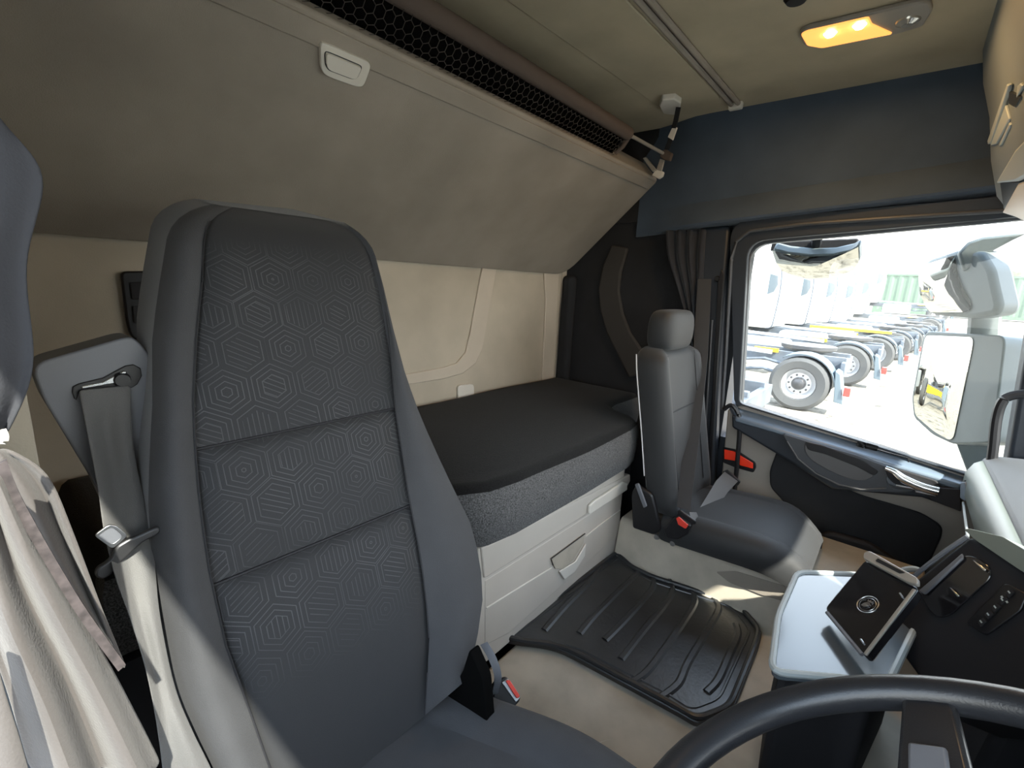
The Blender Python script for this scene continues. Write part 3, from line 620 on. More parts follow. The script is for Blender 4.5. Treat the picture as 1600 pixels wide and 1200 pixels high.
# retaining strap at the passenger end
rs = thing('retaining_strap', 'short strap with ceiling anchor and hook holding the upper bunk corner', 'strap', (1.95, .88, .46))
MB().prism(lz([(1030, 166), (1034, 157), (1054, 155), (1064, 162), (1062, 172), (1053, 180), (1036, 178)], .66), (0, 0, .03)).build('anchor', 'plasticlight', rs, bevel=.004)
MB().ribbon([PX((1060, 168), 1.80), PX((1056, 188), 1.84), PX((1050, 210), 1.88)], (.0, .018, .004), .004).build('webbing', 'blackmatte', rs)
MB().prism(lx([(1051, 197), (1058, 199), (1051, 219), (1043, 214)], 1.86), (.008, 0, 0)).build('buckle', 'plasticlight', rs, bevel=.002)
MB().ribbon([PX((1050, 212), 1.885), PX((1042, 233), 1.935)], (.0, .02, .004), .005).build('webbing', 'blackmatte', rs)
MB().prism(rp(lx([(1031, 236), (1040, 233), (1050, 239), (1046, 251), (1036, 249), (1031, 245)], 1.94), .004), (.02, 0, 0)).build('rod_clamp', 'brown', rs, bevel=.004)
MB().prism(lx([(1031, 248), (1038, 250), (1033, 268), (1025, 266)], 1.95), (.01, 0, 0)).build('link', 'lampgrey', rs, bevel=.002)
MB().prism(rp(lx([(1018, 274), (1025, 264), (1036, 268), (1034, 275), (1028, 279)], 1.95), .004), (.02, 0, 0)).build('hook', 'plasticlight', rs, bevel=.003)
MB().prism(lx([(1004, 247), (1009, 245), (1025, 265), (1019, 268)], 1.94), (.012, 0, 0)).build('stay', 'lampgrey', rs, bevel=.002)
# ------------------------------------------------------------------ ceiling curtain rail
cr = thing('curtain_rail', 'slim beige double rail running across the ceiling', 'rail', (1.1, .61, .66))
for dy in (-.012, .012): MB().tube([(.05, .61 + dy, .676), (1.935, .612 + dy, .676)], .0085, 8).build('rail', 'bunkcloth', cr)
MB().box((1.93, .588, .66), (1.955, .635, .685)).build('end_stop', 'plasticlight', cr, bevel=.005)
# ------------------------------------------------------------------ dome lamp
dl = thing('dome_lamp', 'lit amber dome lamp with reading spot on the ceiling', 'lamp', (1.57, .2, .66))
def lzs(ps, z): return lz(ps, z)
MB().prism(rp(lz([(1248, 54), (1256, 72), (1282, 77), (1398, 55), (1442, 42), (1457, 18), (1453, 5), (1440, 4), (1258, 47)], .672), .012), (0, 0, .014)).build('housing', 'lampgrey', dl, bevel=.004)
MB().prism(rp(lz([(1251, 55), (1261, 72), (1284, 76), (1395, 54), (1362, 39), (1357, 28), (1260, 50)], .668), .008), (0, 0, .006)).build('lens', 'lens', dl, bevel=.003, label='amber lit lens')
for p in ((1297, 53), (1343, 40)):
    c = PZ(p, .667); MB().lathe([(0, -.008), (.009, -.006), (.015, .001), (.015, .006)], c, (0, 0, 1), 14, False).build('bulb', 'bulb', dl, label='glowing bulb')
c = PZ((1418, 36), .668); MB().lathe([(0, -.004), (.012, -.006), (.024, 0), (.026, .005)], c, (0, 0, 1), 18, False).build('reading_spot', 'clear', dl, label='clear unlit spot lens')
pl = bpy.data.objects.new('lamp_light', bpy.data.lights.new('lamp_light', 'AREA')); C.objects.link(pl); pl.parent = dl
pl.data.shape = 'RECTANGLE'; pl.data.size = .07; pl.data.size_y = .17; pl.data.energy = 2.2; pl.data.color = (1, .60, .25); pl.location = (.0, .02, -.004)
tag(MB().lathe([(0, -.012), (.02, -.01), (.028, 0), (.028, .004)], PZ((1245, -4), .678), (0, 0, 1), 16, False).build('hatch_knob', 'blackmatte'), 'small dark round knob on the ceiling at the top edge', 'knob')
# ================================================================== overhead console above the windscreen
oc = thing('overhead_console', 'grey overhead storage console above the windscreen at the right edge', 'console', (1.0, -.5, .24))
cp = [(-.03, .70), (-.05, .60), (-.08, .51), (-.105, .395), (-.135, .30), (-.165, .26), (-.21, .245), (-.32, .275), (-.86, .48), (-.86, .70)]
MB().loft([[(x, y, z) for y, z in cp] for x in (.04, 1.92)], True, True).build('shell', 'ohgrey', oc, bevel=.008, smooth=40)
def ocp(ps, off=0):
    return [q + on * off for q in lp(ps, Vector((0, -.08, .51)) + on * .003, on)]
def ocl(ps): return lp(ps, Vector((0, -.135, .30)) + ol2 * .003, ol2)
on = Vector((0, .205, -.055)).normalized(); ol2 = Vector((0, .135, -.055)).normalized()
MB().prism(ocp([(1581, 129), (1584, 131), (1555, 220), (1550, 224), (1549, 218)]), on * .008).build('slot_rim', 'ohlight', oc, bevel=.002)
MB().prism(ocp([(1576, 163), (1582, 185), (1561, 224), (1552, 226)]), on * .006).build('compartment_door', 'ohlight', oc, bevel=.002)
MB().prism(ocp([(1582, 190), (1584, 194), (1569, 225), (1565, 227)]), on * .006).build('slot_rim', 'ohlight', oc, bevel=.002)
MB().prism(ocp([(1596, 132), (1600, 128), (1604, 132), (1594, 152)]), on * .006).build('slot_rim', 'ohlight', oc, bevel=.002)
MB().prism(ocp([(1582, 142), (1592, 146), (1600, 150), (1590, 165), (1581, 160)]), on * .005).build('recess', 'frame', oc)
MB().prism(ocl([(1600, 230), (1640, 190), (1640, 262), (1600, 281), (1566, 284)]), on * .014).build('shelf_lip', 'ohlight', oc, bevel=.006)
MB().prism(ocl([(1600, 284), (1640, 270), (1640, 360), (1596, 338), (1573, 331)]), on * .010).build('lower_cover', 'plasticlight', oc, bevel=.006)
MB().prism(ocl([(1566, 285), (1598, 284), (1572, 326)]), on * .004).build('recess', 'frame', oc)
# ================================================================== tunnel, mat, plinth
tn = [(.53, -1.379), (.57, -1.20), (.66, -1.09), (.78, -1.045), (1.50, -1.036), (1.525, -1.02), (1.545, -.885), (1.56, -.872), (1.98, -.872), (2.02, -1.379)]
tun = MB().loft([[(x, y, z) for x, z in tn] for y in (-.20, -.1, .2, .5, .708)], True, True).build('tunnel_cover', 'tunnel', smooth=50, bevel=.008)
tag(tun, 'beige moulded engine tunnel cover between the seats', 'floor cover')
MB().prism(rp(lp([(1118, 893), (1150, 892), (1232, 917), (1228, 940), (1190, 930), (1140, 910)], (1.535, 0, -.95), (-.985, 0, .146)), .01), (-.003, 0, .001)).build('tunnel_recess', 'bunkcloth', tun, bevel=.002)
MB().tube(spline(lz([(925, 1168), (955, 1158), (1000, 1158), (1030, 1170), (1052, 1186)], -1.05), 5), .006, 8).build('tunnel_bead', 'plastic', tun)
fm = thing('floor_mat', 'black ribbed rubber mat with raised rim on the engine tunnel', 'mat', (1.25, .45, -1.035))
mz_ = -1.02
mo_ = rp(lz([(780, 995), (962, 862), (985, 883), (1020, 899), (1158, 944), (1192, 985), (1186, 1010), (1146, 1112), (1092, 1132), (1065, 1115), (870, 1010), (800, 1001)], mz_), [.02, .02, .02, .02, .04, .03, .03, .04, .03, .05, .05, .02])
MB().prism(mo_, (0, 0, -.016)).build('sheet', 'rubber', fm, bevel=.003)
c_ = sum(mo_, Vector()) / len(mo_)
MB().tube([p + (c_ - p).normalized() * .012 + Vector((0, 0, .003)) for p in mo_], .008, 8, True).build('rim', 'rubber', fm)
MB().tube([p + (c_ - p).normalized() * .04 + Vector((0, 0, -.001)) for p in mo_], .0045, 6, True).build('inner_bead', 'rubber', fm)
for q in ([(940, 880), (925, 905), (885, 945), (850, 985)], [(1021, 900), (1020, 917), (1004, 938), (975, 970), (945, 1000)], [(1046, 906), (1051, 922), (1038, 945), (1005, 985), (970, 1030)],
          [(1078, 920), (1086, 938), (1072, 965), (1030, 1025), (1008, 1052), (985, 1067)], [(1113, 933), (1123, 950), (1108, 980), (1075, 1035), (1060, 1068), (1032, 1090)],
          [(1150, 975), (1153, 992), (1140, 1022), (1122, 1062), (1104, 1082)], [(1000, 892), (975, 915), (930, 960), (905, 990)]):
    p_ = spline(lz(q, mz_), 4); MB().tube(p_, .011, 6, flat=.5).build('rib', 'rubber', fm)
# ================================================================== driver seat
o0 = Vector((0, .8, .09)); dv = Vector((0, -.3, -.79)).normalized(); nv = Vector((0, -.79, .3)).normalized()
tab = [(0, .258, .285, .462, .468), (.008, .238, .272, .477, .483), (.018, .222, .258, .492, .497), (.032, .207, .246, .505, .509), (.05, .195, .238, .512, .517), (.12, .174, .222, .514, .520), (.19, .154, .203, .510, .520), (.28, .139, .183, .497, .524), (.345, .125, .173, .486, .532), (.42, .111, .165, .480, .548),
       (.51, .105, .160, .473, .572), (.60, .101, .161, .470, .598), (.68, .104, .170, .463, .602), (.75, .116, .177, .450, .585), (.82, .130, .185, .425, .545), (.86, .145, .2, .41, .51)]
def sp(xp, v, h):
    p = Vector((xp, 0, 0)) + o0 + dv * v; f_ = 1 + h / o0.dot(nv)          # along the sight line, h metres proud of the back plane
    return p * f_
ds = thing('driver_chair', 'dark grey patterned driver seat with fixed headrest in the foreground', 'seat', (.34, .35, -1.38))
def b_(v): return .25 + .75 * sm((v - .1) / .5)
def hh(v):                                                               # roll the top over to the rear
    return -.10 * (1 - math.sqrt(max(0, 1 - (1 - v / .075) ** 2))) if v < .075 else 0
vs_ = [0, .006, .015, .028, .042, .058, .08, .12, .16, .2, .24, .28, .32, .36, .4, .45, .5, .55, .6, .65, .7, .75, .8, .84, .86]
def row(v, fn): return [fn(v, s) for s in SS]
SS = [i / 8 for i in range(9)]
def Lb(v, s):
    LO, SL, SR, RO = interp(tab, v); a = math.sin(math.pi * min(1, s)); return sp(LO + (SL - LO) * s, v, hh(v) - .022 * (1 - s) ** 3 + .024 * b_(v) * a)
def Rb(v, s):
    LO, SL, SR, RO = interp(tab, v); a = math.sin(math.pi * s * .62)
    return sp(SR + (RO - SR) * s, v, hh(v) + (.038 * b_(v)) * a)
def side(v, s, left):
    LO, SL, SR, RO = interp(tab, v)
    if left: return Lb(v, 0) + Vector((.012 * s, .13 * s, .02 * s))
    return Rb(v, 1) + Vector((-.035 * s, .15 * s, .03 * s))
MB().loft([row(v, Lb) for v in vs_]).build('bolster', 'seatcloth', ds, smooth=60)
MB().loft([row(v, Rb) for v in vs_]).build('bolster', 'seatcloth', ds, smooth=60)
MB().loft([[side(v, s, True) for s in (0, .15, .5, 1)] for v in vs_]).build('side_panel', 'seatdark', ds, smooth=60)
MB().loft([[side(v, s, False) for s in (0, .15, .5, 1)] for v in vs_]).build('side_panel', 'seatdark', ds, smooth=60)
MB().loft([[side(v, 1, True), side(v, 1, False)] for v in vs_]).build('back_shell', 'blackmatte', ds)
def panel(name, v0, v1, m, top=False):
    rows = []; uvs = []
    for i in range(25):
        t_ = i / 24; v = v0 + (v1 - v0) * t_; LO, SL, SR, RO = interp(tab, v); r_ = []; u_ = []
        for j in range(17):
            s = j / 16; x = SL + (SR - SL) * s
            pil = min(1, min(s, 1 - s) * 9) ** .5; pv = max(0, 1 - t_ ** 3.2) * (1 if top else min(1, t_ * (v1 - v0) / .016) ** .5)
            h = hh(v) - .009 + .021 * pil * pv * min(1, .2 + v * 8) - .012 * b_(v) * math.sin(math.pi * s)
            r_.append(sp(x, v, h)); u_.append((x, -v))
        rows.append(r_); uvs.append(u_)
    return MB().loft(rows, uv=uvs).build(name, m, ds, smooth=60)
for v_ in (.347, .522):
    LO, SL, SR, RO = interp(tab, v_)
    MB().tube([sp(SL + (SR - SL) * j / 12, v_, -.0065 - .012 * b_(v_) * math.sin(math.pi * j / 12)) for j in range(13)], .0022, 6).build('cross_seam', 'blackmatte', ds)
panel('backrest_panel', .0, .347, 'seatprint', True); panel('backrest_panel', .347, .522, 'seatprint'); panel('backrest_panel', .522, .86, 'seatprint')
MB().loft([[sp(interp(tab, 0)[0], 0, -.10), sp(interp(tab, 0)[3], 0, -.10)], [side(0, 1, True), side(0, 1, False)]]).build('top_close', 'seatdark', ds)
MB().tube([Lb(v, 1) + nv * .0015 for v in vs_[3:]], .0013, 5).build('seam_stitch', 'blackmatte', ds)
MB().tube([Rb(v, 0) + nv * .0005 for v in vs_[3:]], .0013, 5).build('seam_stitch', 'blackmatte', ds)
# seat cushion
rows = []; 
for i in range(15):
    t_ = i / 14; y = .56 - .62 * t_; zc = -.735 + .02 * sm(t_) ; xr = .50 + .075 * sm(t_ * 2); xl = .16 - .06 * sm(t_ * 2)
    if t_ > .85: zc -= .06 * ((t_ - .85) / .15) ** 2
    r_ = []
    for x, dz in ((xl - .03, -.14), (xl - .035, -.06), (xl - .015, .0), (xl + .03, .018), (xl + .07, .008), (xl + .085, -.004), (xl + .10, .0), (.33, .004), (xr - .10, .0), (xr - .085, -.004), (xr - .07, .010), (xr - .03, .020), (xr + .015, .0), (xr + .035, -.06), (xr + .03, -.14)):
        r_.append((x, y, zc + dz))
    rows.append(r_)
rows.append([(p[0], -.08, -.88) for p in rows[-1]])
MB().loft(rows).build('cushion', 'seatcloth', ds, smooth=60, subsurf=1)
for s_ in (-1, 1):
    MB().tube([rows[i][5 if s_ < 0 else 9] for i in range(15)], .002, 5).build('cushion_seam', 'blackmatte', ds)
MB().box((.15, .0, -1.378), (.49, .52, -.84)).build('pedestal', 'blackmatte', ds, bevel=.02)
# side bracket, grey strip and buckle on the inner side of the seat
MB().prism(rp(lp([(747, 1003), (768, 1050), (774, 1120), (735, 1112), (703, 1084), (735, 1040)], (.56, 0, 0), (1, .15, 0)), .01), (-.02, 0, 0)).build('side_bracket', 'flatblack', ds, bevel=.002)
MB().ribbon(spline(lx([(756, 1005), (770, 1030), (778, 1058), (772, 1090), (774, 1125)], .575), 4), (.011, -.008, .005), .005).build('buckle_stalk', 'housing', ds)
bo, bn = PX((785, 1075), .59), Vector((-.35, -.6, .7)).normalized()
bk_ = MB().prism(rp(lp([(772, 1066), (788, 1057), (793, 1058), (814, 1088), (812, 1096), (797, 1112), (770, 1104)], bo, bn), .004), -bn * .02).build('belt_buckle', 'black', ds, bevel=.003)
MB().prism(rp(lp([(783, 1066), (793, 1060), (813, 1089), (806, 1098)], bo + bn * .001, bn), .003), bn * .002).build('buckle_trim', 'steel', bk_, bevel=.001)
MB().prism(rp(lp([(789, 1064), (795, 1062), (812, 1088), (807, 1092)], bo + bn * .003, bn), .003), bn * .005).build('release_button', 'red', bk_, bevel=.0015, label='red release button')
# belt tower on the outer side of the seat
bt = thing('belt_tower', 'grey plastic seat-belt tower with slotted guide beside the driver seat', 'belt guide', (.12, .8, -1.0))
HY = .775
MB().prism(rp(ly([(52, 582), (60, 566), (195, 527), (212, 528), (236, 556), (243, 600), (246, 900), (215, 900), (150, 760), (68, 625)], HY), [.008, .01, .01, .015, .02, .01, .01, .01, .01, .01]), (.0, .06, 0)).build('tower_shell', 'housing', bt, bevel=.012, seg=4)
sl = [(112, 612), (113, 604), (122, 599), (160, 590), (195, 571), (208, 569), (219, 575), (221, 587), (214, 600), (205, 606), (198, 603), (160, 606), (123, 612), (119, 625), (115, 622)]
MB().prism(ly(sl, HY), (0, -.003, 0)).build('slot', 'black', bt, bevel=.001)
MB().prism(ly([(126, 603), (160, 596), (192, 579), (198, 580), (185, 597), (128, 607)], HY - .003), (0, -.004, 0)).build('guide_plate', 'chrome', bt, bevel=.001)
MB().lathe([(0, -.008), (.008, -.008), (.010, .0)], PY((190, 593), HY - .004), (0, 1, 0), 14, False).build('guide_pin', 'black', bt)
# driver belt
db = thing('driver_seat_belt', 'grey seat belt hanging from the tower beside the driver seat', 'seat belt', (.1, .6, -1.0))
Lk = [(121, 608, .768), (135, 680, .755), (150, 760, .72), (160, 830, .68), (178, 900, .64), (200, 960, .61), (225, 1040, .585), (241, 1120, .56), (252, 1200, .54), (262, 1290, .52)]
Rk = [(203, 600, .768), (206, 690, .752), (222, 770, .715), (238, 840, .675), (243, 900, .64), (250, 965, .61), (272, 1070, .58), (300, 1140, .55), (330, 1200, .53), (370, 1290, .51)]
Lp = spline([PY(p[:2], p[2]) for p in Lk], 4); Rp = spline([PY(p[:2], p[2]) for p in Rk], 4); rows = []
for i, (a, b) in enumerate(zip(Lp, Rp)):
    t_ = i / (len(Lp) - 1); r_ = []
    for j in range(9):
        s = j / 8; f_ = .006 * math.sin(s * 7.5 + 1.2 + t_ * 2) * (1 - .5 * t_) * min(1, t_ * 8); r_.append(a.lerp(b, s) + Vector((0, -f_ - .004, 0)))
    rows.append(r_)
MB().loft(rows).build('webbing', 'belt', db, smooth=70, thick=.0016, subsurf=1)
TY = .655
tg = MB().prism(rp(ly([(146, 897), (148, 885), (165, 875), (172, 866), (180, 850), (200, 838), (208, 836), (238, 822), (248, 820), (249, 828), (240, 834), (222, 843), (205, 858), (180, 880), (172, 894), (158, 902)], TY), .004), (0, -.008, 0)).build('tongue', 'darksteel', db, bevel=.003, label='dark steel tongue plate')
a = rp(ly([(147, 837), (170, 820), (181, 821), (200, 837), (176, 858)], TY - .006), .004); b = rp(ly([(152, 839), (171, 825), (179, 826), (192, 838), (176, 851)], TY - .006), .004)
ring(b, a, (0, .003, 0), 'tongue_plate', 'steel', tg, .0005)
MB().prism(b, (0, .002, 0)).build('tongue_face', 'housing', tg)
# ================================================================== driver-side curtain
cu = thing('door_curtain', 'greige gathered curtain tied back at the driver doorway', 'curtain', (.05, .5, -1.0))
def cloth(name, lk, rk, Y, amp, fr, m='curtain', ph=0, sub=1):
    A = spline(ly(lk, Y), 4); B = spline(ly(rk, Y), 4); rows = []
    for i, (a, b) in enumerate(zip(A, B)):
        t_ = i / (len(A) - 1); rows.append([a.lerp(b, j / 14) + Vector((0, amp * math.sin(j / 14 * fr + ph + t_ * 1.3) * (.4 + .6 * t_), 0)) for j in range(15)])
    return MB().loft(rows).build(name, m, cu, smooth=80, thick=.003, subsurf=sub)
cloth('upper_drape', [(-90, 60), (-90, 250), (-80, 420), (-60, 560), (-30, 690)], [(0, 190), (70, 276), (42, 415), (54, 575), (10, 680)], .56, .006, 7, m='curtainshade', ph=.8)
cloth('front_drape', [(-70, 740), (-60, 850), (-30, 980), (10, 1090), (50, 1230)], [(2, 738), (55, 850), (104, 925), (192, 1080), (262, 1215)], .47, .02, 13)
cloth('rear_drape', [(-20, 700), (30, 790), (80, 880), (128, 950), (188, 1034)], [(14, 704), (72, 740), (112, 830), (155, 945), (192, 1036)], .52, .010, 8, ph=2)
cloth('shadow_drape', [(-60, 1000), (-60, 1080), (-50, 1150), (-40, 1230)], [(-10, 1010), (8, 1080), (30, 1150), (52, 1230)], .43, .004, 5)
MB().ribbon(spline(ly([(2, 722), (20, 770), (52, 830), (90, 895), (132, 962), (190, 1042)], .468), 4), (.0055, 0, .003), .004).build('tie_band', 'tie', cu, label='brownish tie band')
MB().tube(spline(ly([(-10, 668), (3, 690), (7, 682), (3, 672)], .46), 4), .0025, 6).build('tie_hook', 'plasticlight', cu)
# ================================================================== passenger seat
ps = thing('passenger_chair', 'dark grey passenger seat with separate headrest by the window', 'seat', (1.70, .4, -1.38))
def pbx(v):                                                     # backrest: v 0 top .. 1 bottom, front-face y and z
    return .61 - .11 * v, -.225 - .53 * v
rows = []
for v, k in ((-.05, .55), (-.03, .8), (.0, .93), (.05, 1), (.2, 1.0), (.4, 1.0), (.6, 1.02), (.8, 1.04), (1.0, 1.05), (1.08, 1.0)):
    y, z = pbx(v); wd = .20 * k if v < .05 else .20 * k
    cx_ = 1.705; r_ = []
    for x, dy in ((-1, .09), (-1, .03), (-.98, .0), (-.90, -.016), (-.74, -.014), (-.66, .0), (-.6, .004), (0, .010), (.6, .004), (.66, .0), (.74, -.014), (.9, -.016), (.98, 0), (1, .03), (1, .09), (.8, .11), (-.8, .11)):
        r_.append((cx_ + x * wd, y + dy * (.6 if v < 0 else 1) + (.03 if v < -.02 else 0), z))
    rows.append(r_)
MB().loft(rows, True, True).build('backrest', 'leather', ps, smooth=60, subsurf=1)
MB().tube([(1.703 - .2 * k, pbx(v)[0] + .086, pbx(v)[1]) for v, k in ((0, .96), (.1, 1.0), (.3, 1.01), (.5, 1.015), (.8, 1.05))], .0022, 6).build('piping', 'piping', ps, label='pale piping')
for s_ in (-1, 1): MB().tube([(1.705 + s_ * .66 * .2, pbx(v)[0] - .002, pbx(v)[1]) for v in (.0, .3, .6, .95)], .002, 5).build('seam', 'blackmatte', ps)
MB().tube([(1.705 + x, pbx(.38)[0] + .006, pbx(.38)[1]) for x in (-.13, -.05, .05, .13)], .003, 5).build('seam', 'blackmatte', ps)
hr = []
for z, k, kd in ((-.215, .75, .7), (-.205, .92, .9), (-.175, 1, 1), (-.135, 1.02, 1), (-.10, 1.0, .95), (-.078, .9, .8), (-.068, .7, .55)):
    r_ = []
    for a in range(20):
        th = 2 * math.pi * a / 20; cx_, sy_ = math.cos(th), math.sin(th)
        f_ = lambda q: math.copysign(abs(q) ** .5, q)
        r_.append((1.70 + .135 * k * f_(cx_), .655 + .052 * kd * f_(sy_), z))
    hr.append(r_)
MB().loft(hr, True, True).build('headrest', 'leather', ps, smooth=70, subsurf=1)
for s_ in (-.07, .07): MB().tube([(1.70 + s_, .66, -.21), (1.70 + s_, .66, -.27)], .007, 8).build('headrest_post', 'steel', ps)
rows = []
for i in range(11):
    t_ = i / 10; y = .53 - .42 * t_; z = -.775 + .03 * math.sin(math.pi * min(1, t_ * 1.1) * .5); wd = .205 + .012 * math.sin(math.pi * t_)
    if t_ > .75: z -= .045 * ((t_ - .75) / .25) ** 2; wd -= .035 * ((t_ - .75) / .25) ** 2
    rows.append([(1.70 + x * wd, y, z + dz) for x, dz in ((-.98, -.095), (-1.03, -.07), (-1.02, -.025), (-.93, .0), (-.72, .008), (-.66, -.002), (-.6, .002), (0, .006), (.6, .002), (.66, -.002), (.72, .008), (.93, 0), (1.02, -.025), (1.03, -.07), (.98, -.095))])
rows.append([(1.70 + (p[0] - 1.70) * .95, .07, p[2] * .4 - .85 * .6) for p in rows[-1]])
rows.append([(1.70 + (p[0] - 1.70) * .93, .10, -.868) for p in rows[-1]])
MB().loft(rows).build('cushion', 'leather', ps, smooth=60, subsurf=1)
MB().box((1.58, .16, -.870), (1.86, .48, -.84)).build('pedestal', 'blackmatte', ps, bevel=.02)
MB().prism(rp(lx([(990, 768), (998, 755), (1022, 770), (1036, 826), (1025, 833), (992, 822)], 1.50), .01), (-.02, 0, 0)).build('hinge_cover', 'black', ps, bevel=.005)
MB().prism(rp(lx([(993, 756), (999, 754), (1012, 790), (1007, 793)], 1.478), .004), (-.008, 0, 0)).build('recline_lever', 'housing', ps, bevel=.003)
for p in ((1027, 838), (1052, 848)): MB().lathe([(0, -.012), (.009, -.01), (.011, 0)], PX(p, 1.50), (1, 0, 0), 12, False).build('bolt', 'steel', ps)
# passenger belt
pb = thing('passenger_seat_belt', 'dark seat belt running from the door pillar down to the passenger seat buckle', 'seat belt', (1.7, .5, -.85))
pa = [PX((1101, 436), 2.02), PX((1094, 560), 1.90), PX((1081, 680), 1.75), PX((1068, 795), 1.49)]
wv = [PX((1112, 436), 2.02) - PX((1091, 436), 2.02), PX((1106, 560), 1.9) - PX((1083, 560), 1.9), PX((1093, 680), 1.75) - PX((1069, 680), 1.75), PX((1082, 797), 1.49) - PX((1061, 792), 1.49)]
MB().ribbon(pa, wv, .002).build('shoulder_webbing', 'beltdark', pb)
la = [PX((1078, 808), 1.485), PX((1095, 808), 1.60), PX((1112, 785), 1.70), PX((1128, 760), 1.82), PX((1143, 744), 1.92)]
lw = [PX((1086, 817), 1.485) - PX((1084, 801), 1.485), PX((1102, 815), 1.6) - PX((1090, 800), 1.6), PX((1121, 792), 1.7) - PX((1103, 777), 1.7), PX((1137, 770), 1.82) - PX((1119, 752), 1.82), PX((1155, 753), 1.92) - PX((1134, 738), 1.92)]
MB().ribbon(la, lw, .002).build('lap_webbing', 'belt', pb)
MB().prism(rp(lx([(1059, 797), (1064, 796), (1088, 813), (1088, 818), (1082, 818), (1060, 802)], 1.478), .003), (-.008, 0, 0)).build('tongue', 'black', pb, bevel=.002)
q = MB().prism(rp(lx([(1056, 806), (1062, 804), (1083, 818), (1078, 832), (1062, 840), (1045, 838), (1040, 825)], 1.472), .006), (-.02, 0, 0)).build('belt_buckle', 'black', pb, bevel=.004)
MB().prism(rp(lx([(1057, 809), (1061, 807), (1076, 820), (1072, 826), (1060, 819)], 1.450), .003), (-.004, 0, 0)).build('release_button', 'red', q, bevel=.001, label='red release button')
MB().prism(rp(lx([(1130, 736), (1137, 733), (1158, 752), (1154, 758)], 1.925), .003), (-.01, 0, 0)).build('belt_anchor', 'black', pb, bevel=.002)
# dark gathered curtain behind the passenger headrest
cd = thing('door_curtain', 'dark gathered curtain hanging behind the passenger headrest', 'curtain', (2.0, .72, -.3))
lk = [(1040, 360), (1044, 400), (1060, 450), (1073, 500), (1080, 560)]; rk = [(1104, 357), (1100, 400), (1098, 450), (1093, 480), (1092, 560)]
A = spline(lx(lk, 2.03), 4); B = spline(lx(rk, 2.03), 4)
MB().loft([[a.lerp(b, j / 16) + Vector((-.012 * math.sin(j / 16 * 22 + i * .12), 0, 0)) for j in range(17)] for i, (a, b) in enumerate(zip(A, B))]).build('drape', 'curtaindark', cd, smooth=80, thick=.003, subsurf=1)
MB().tube(lx([(1074, 500), (1082, 508), (1096, 498)], 2.005), .006, 6).build('tie_band', 'curtaindark', cd)
# ================================================================== dashboard
dsh = thing('dashboard', 'grey dashboard with soft top pad along the windscreen', 'dashboard', (1.2, -.5, -1.38))
dp = [(-.262, -.470), (-.285, -.455), (-.36, -.445), (-.88, -.40), (-.88, -.62), (-.40, -.70), (-.285, -.62)]
MB().loft([[(x, y, z) for y, z in dp] for x in (.35, 2.03)], True, True).build('top_pad', 'dash', dsh, bevel=.012, seg=3)
fp = [(-.262, -.472), (-.246, -.485), (-.232, -.52), (-.232, -.565), (-.245, -.59), (-.30, -.60), (-.30, -.48)]
MB().loft([[(x, y, z) for y, z in fp] for x in (1.30, 2.0)], True, True).build('face_strip', 'dashface', dsh, smooth=60)
MB().prism([(1.25, -.31, -.58), (1.25, -.27, -1.05), (1.25, -.5, -1.38), (1.25, -.9, -1.38), (1.25, -.9, -.58)], (.78, 0, 0)).build('lower_dash', 'blackmatte', dsh, bevel=.02)
MB().prism([(.05, -.40, -.58), (.05, -.36, -.85), (.05, -.6, -1.3), (.05, -.88, -1.3), (.05, -.88, -.55)], (1.2, 0, 0)).build('driver_dash', 'blackmatte', dsh, bevel=.03)
MB().prism(rp(lp([(1504, 752), (1534, 738), (1537, 750), (1512, 771), (1502, 780)], (1.97, -.22, -.5), (-.5, .8, .2)), .004), (0, -.03, 0)).build('side_vent', 'black', dsh, bevel=.003)
MB().prism(rp(lp([(1500, 754), (1507, 752), (1511, 772), (1507, 783), (1499, 778)], (1.96, -.21, -.5), (-.5, .8, .2)), .004), (0, -.02, 0)).build('vent_trim', 'sill', dsh, bevel=.003)
MB().prism(rp(lp([(1515, 757), (1523, 754), (1525, 760), (1517, 763)], (1.96, -.2, -.5), (-.5, .8, .2)), .002), (0, -.01, 0)).build('vent_tab', 'chrome', dsh, bevel=.001)
MB().tube([PX((1505, 785), 1.95), PX((1512, 838), 1.42)], .003, 6).build('face_edge', 'ohlight', dsh)
# centre stack facing the driver
cs = thing('centre_stack', 'black centre console stack with pockets and button row below the dash', 'console', (1.25, -.25, -1.0))
SC = PX((1515, 838), 1.35); e1 = Vector((-.79, -.61, 0)).normalized(); e2 = Vector((0, .42, -.9)).normalized(); sn_ = e1.cross(e2).normalized()
if sn_.dot(-SC) < 0: sn_ = -sn_
def S(ps, off=0): return [q + sn_ * off for q in lp(ps, SC, sn_)]
MB().prism(S([(1515, 838), (1660, 930), (1640, 1130), (1480, 1120), (1400, 1010), (1406, 925)]), -sn_ * .12).build('stack_body', 'blackmatte', cs, bevel=.008, seg=3)
MB().prism(rp(S([(1513, 830), (1522, 829), (1575, 842), (1680, 905), (1680, 940), (1600, 893), (1530, 846)], .012), .004), -sn_ * .05).build('top_lip', 'dashface', cs, bevel=.006, seg=3)
MB().tube(S([(1514, 840), (1480, 862), (1440, 893), (1408, 922)], .004), .005, 8).build('edge_bead', 'housing', cs)
MB().prism(rp(S([(1440, 928), (1512, 868), (1530, 872), (1552, 888), (1552, 905), (1490, 962), (1470, 968), (1455, 955)], .002), .012), sn_ * .004).build('pocket', 'gloss', cs, bevel=.002)
MB().prism(S([(1441, 926), (1510, 867), (1512, 876), (1452, 932)], .006), sn_ * .006).build('pocket_rim', 'housing', cs, bevel=.003)
MB().prism(S([(1525, 877), (1530, 879), (1548, 893), (1545, 896)], .008), sn_ * .003).build('pocket_clip', 'chrome', cs, bevel=.001)
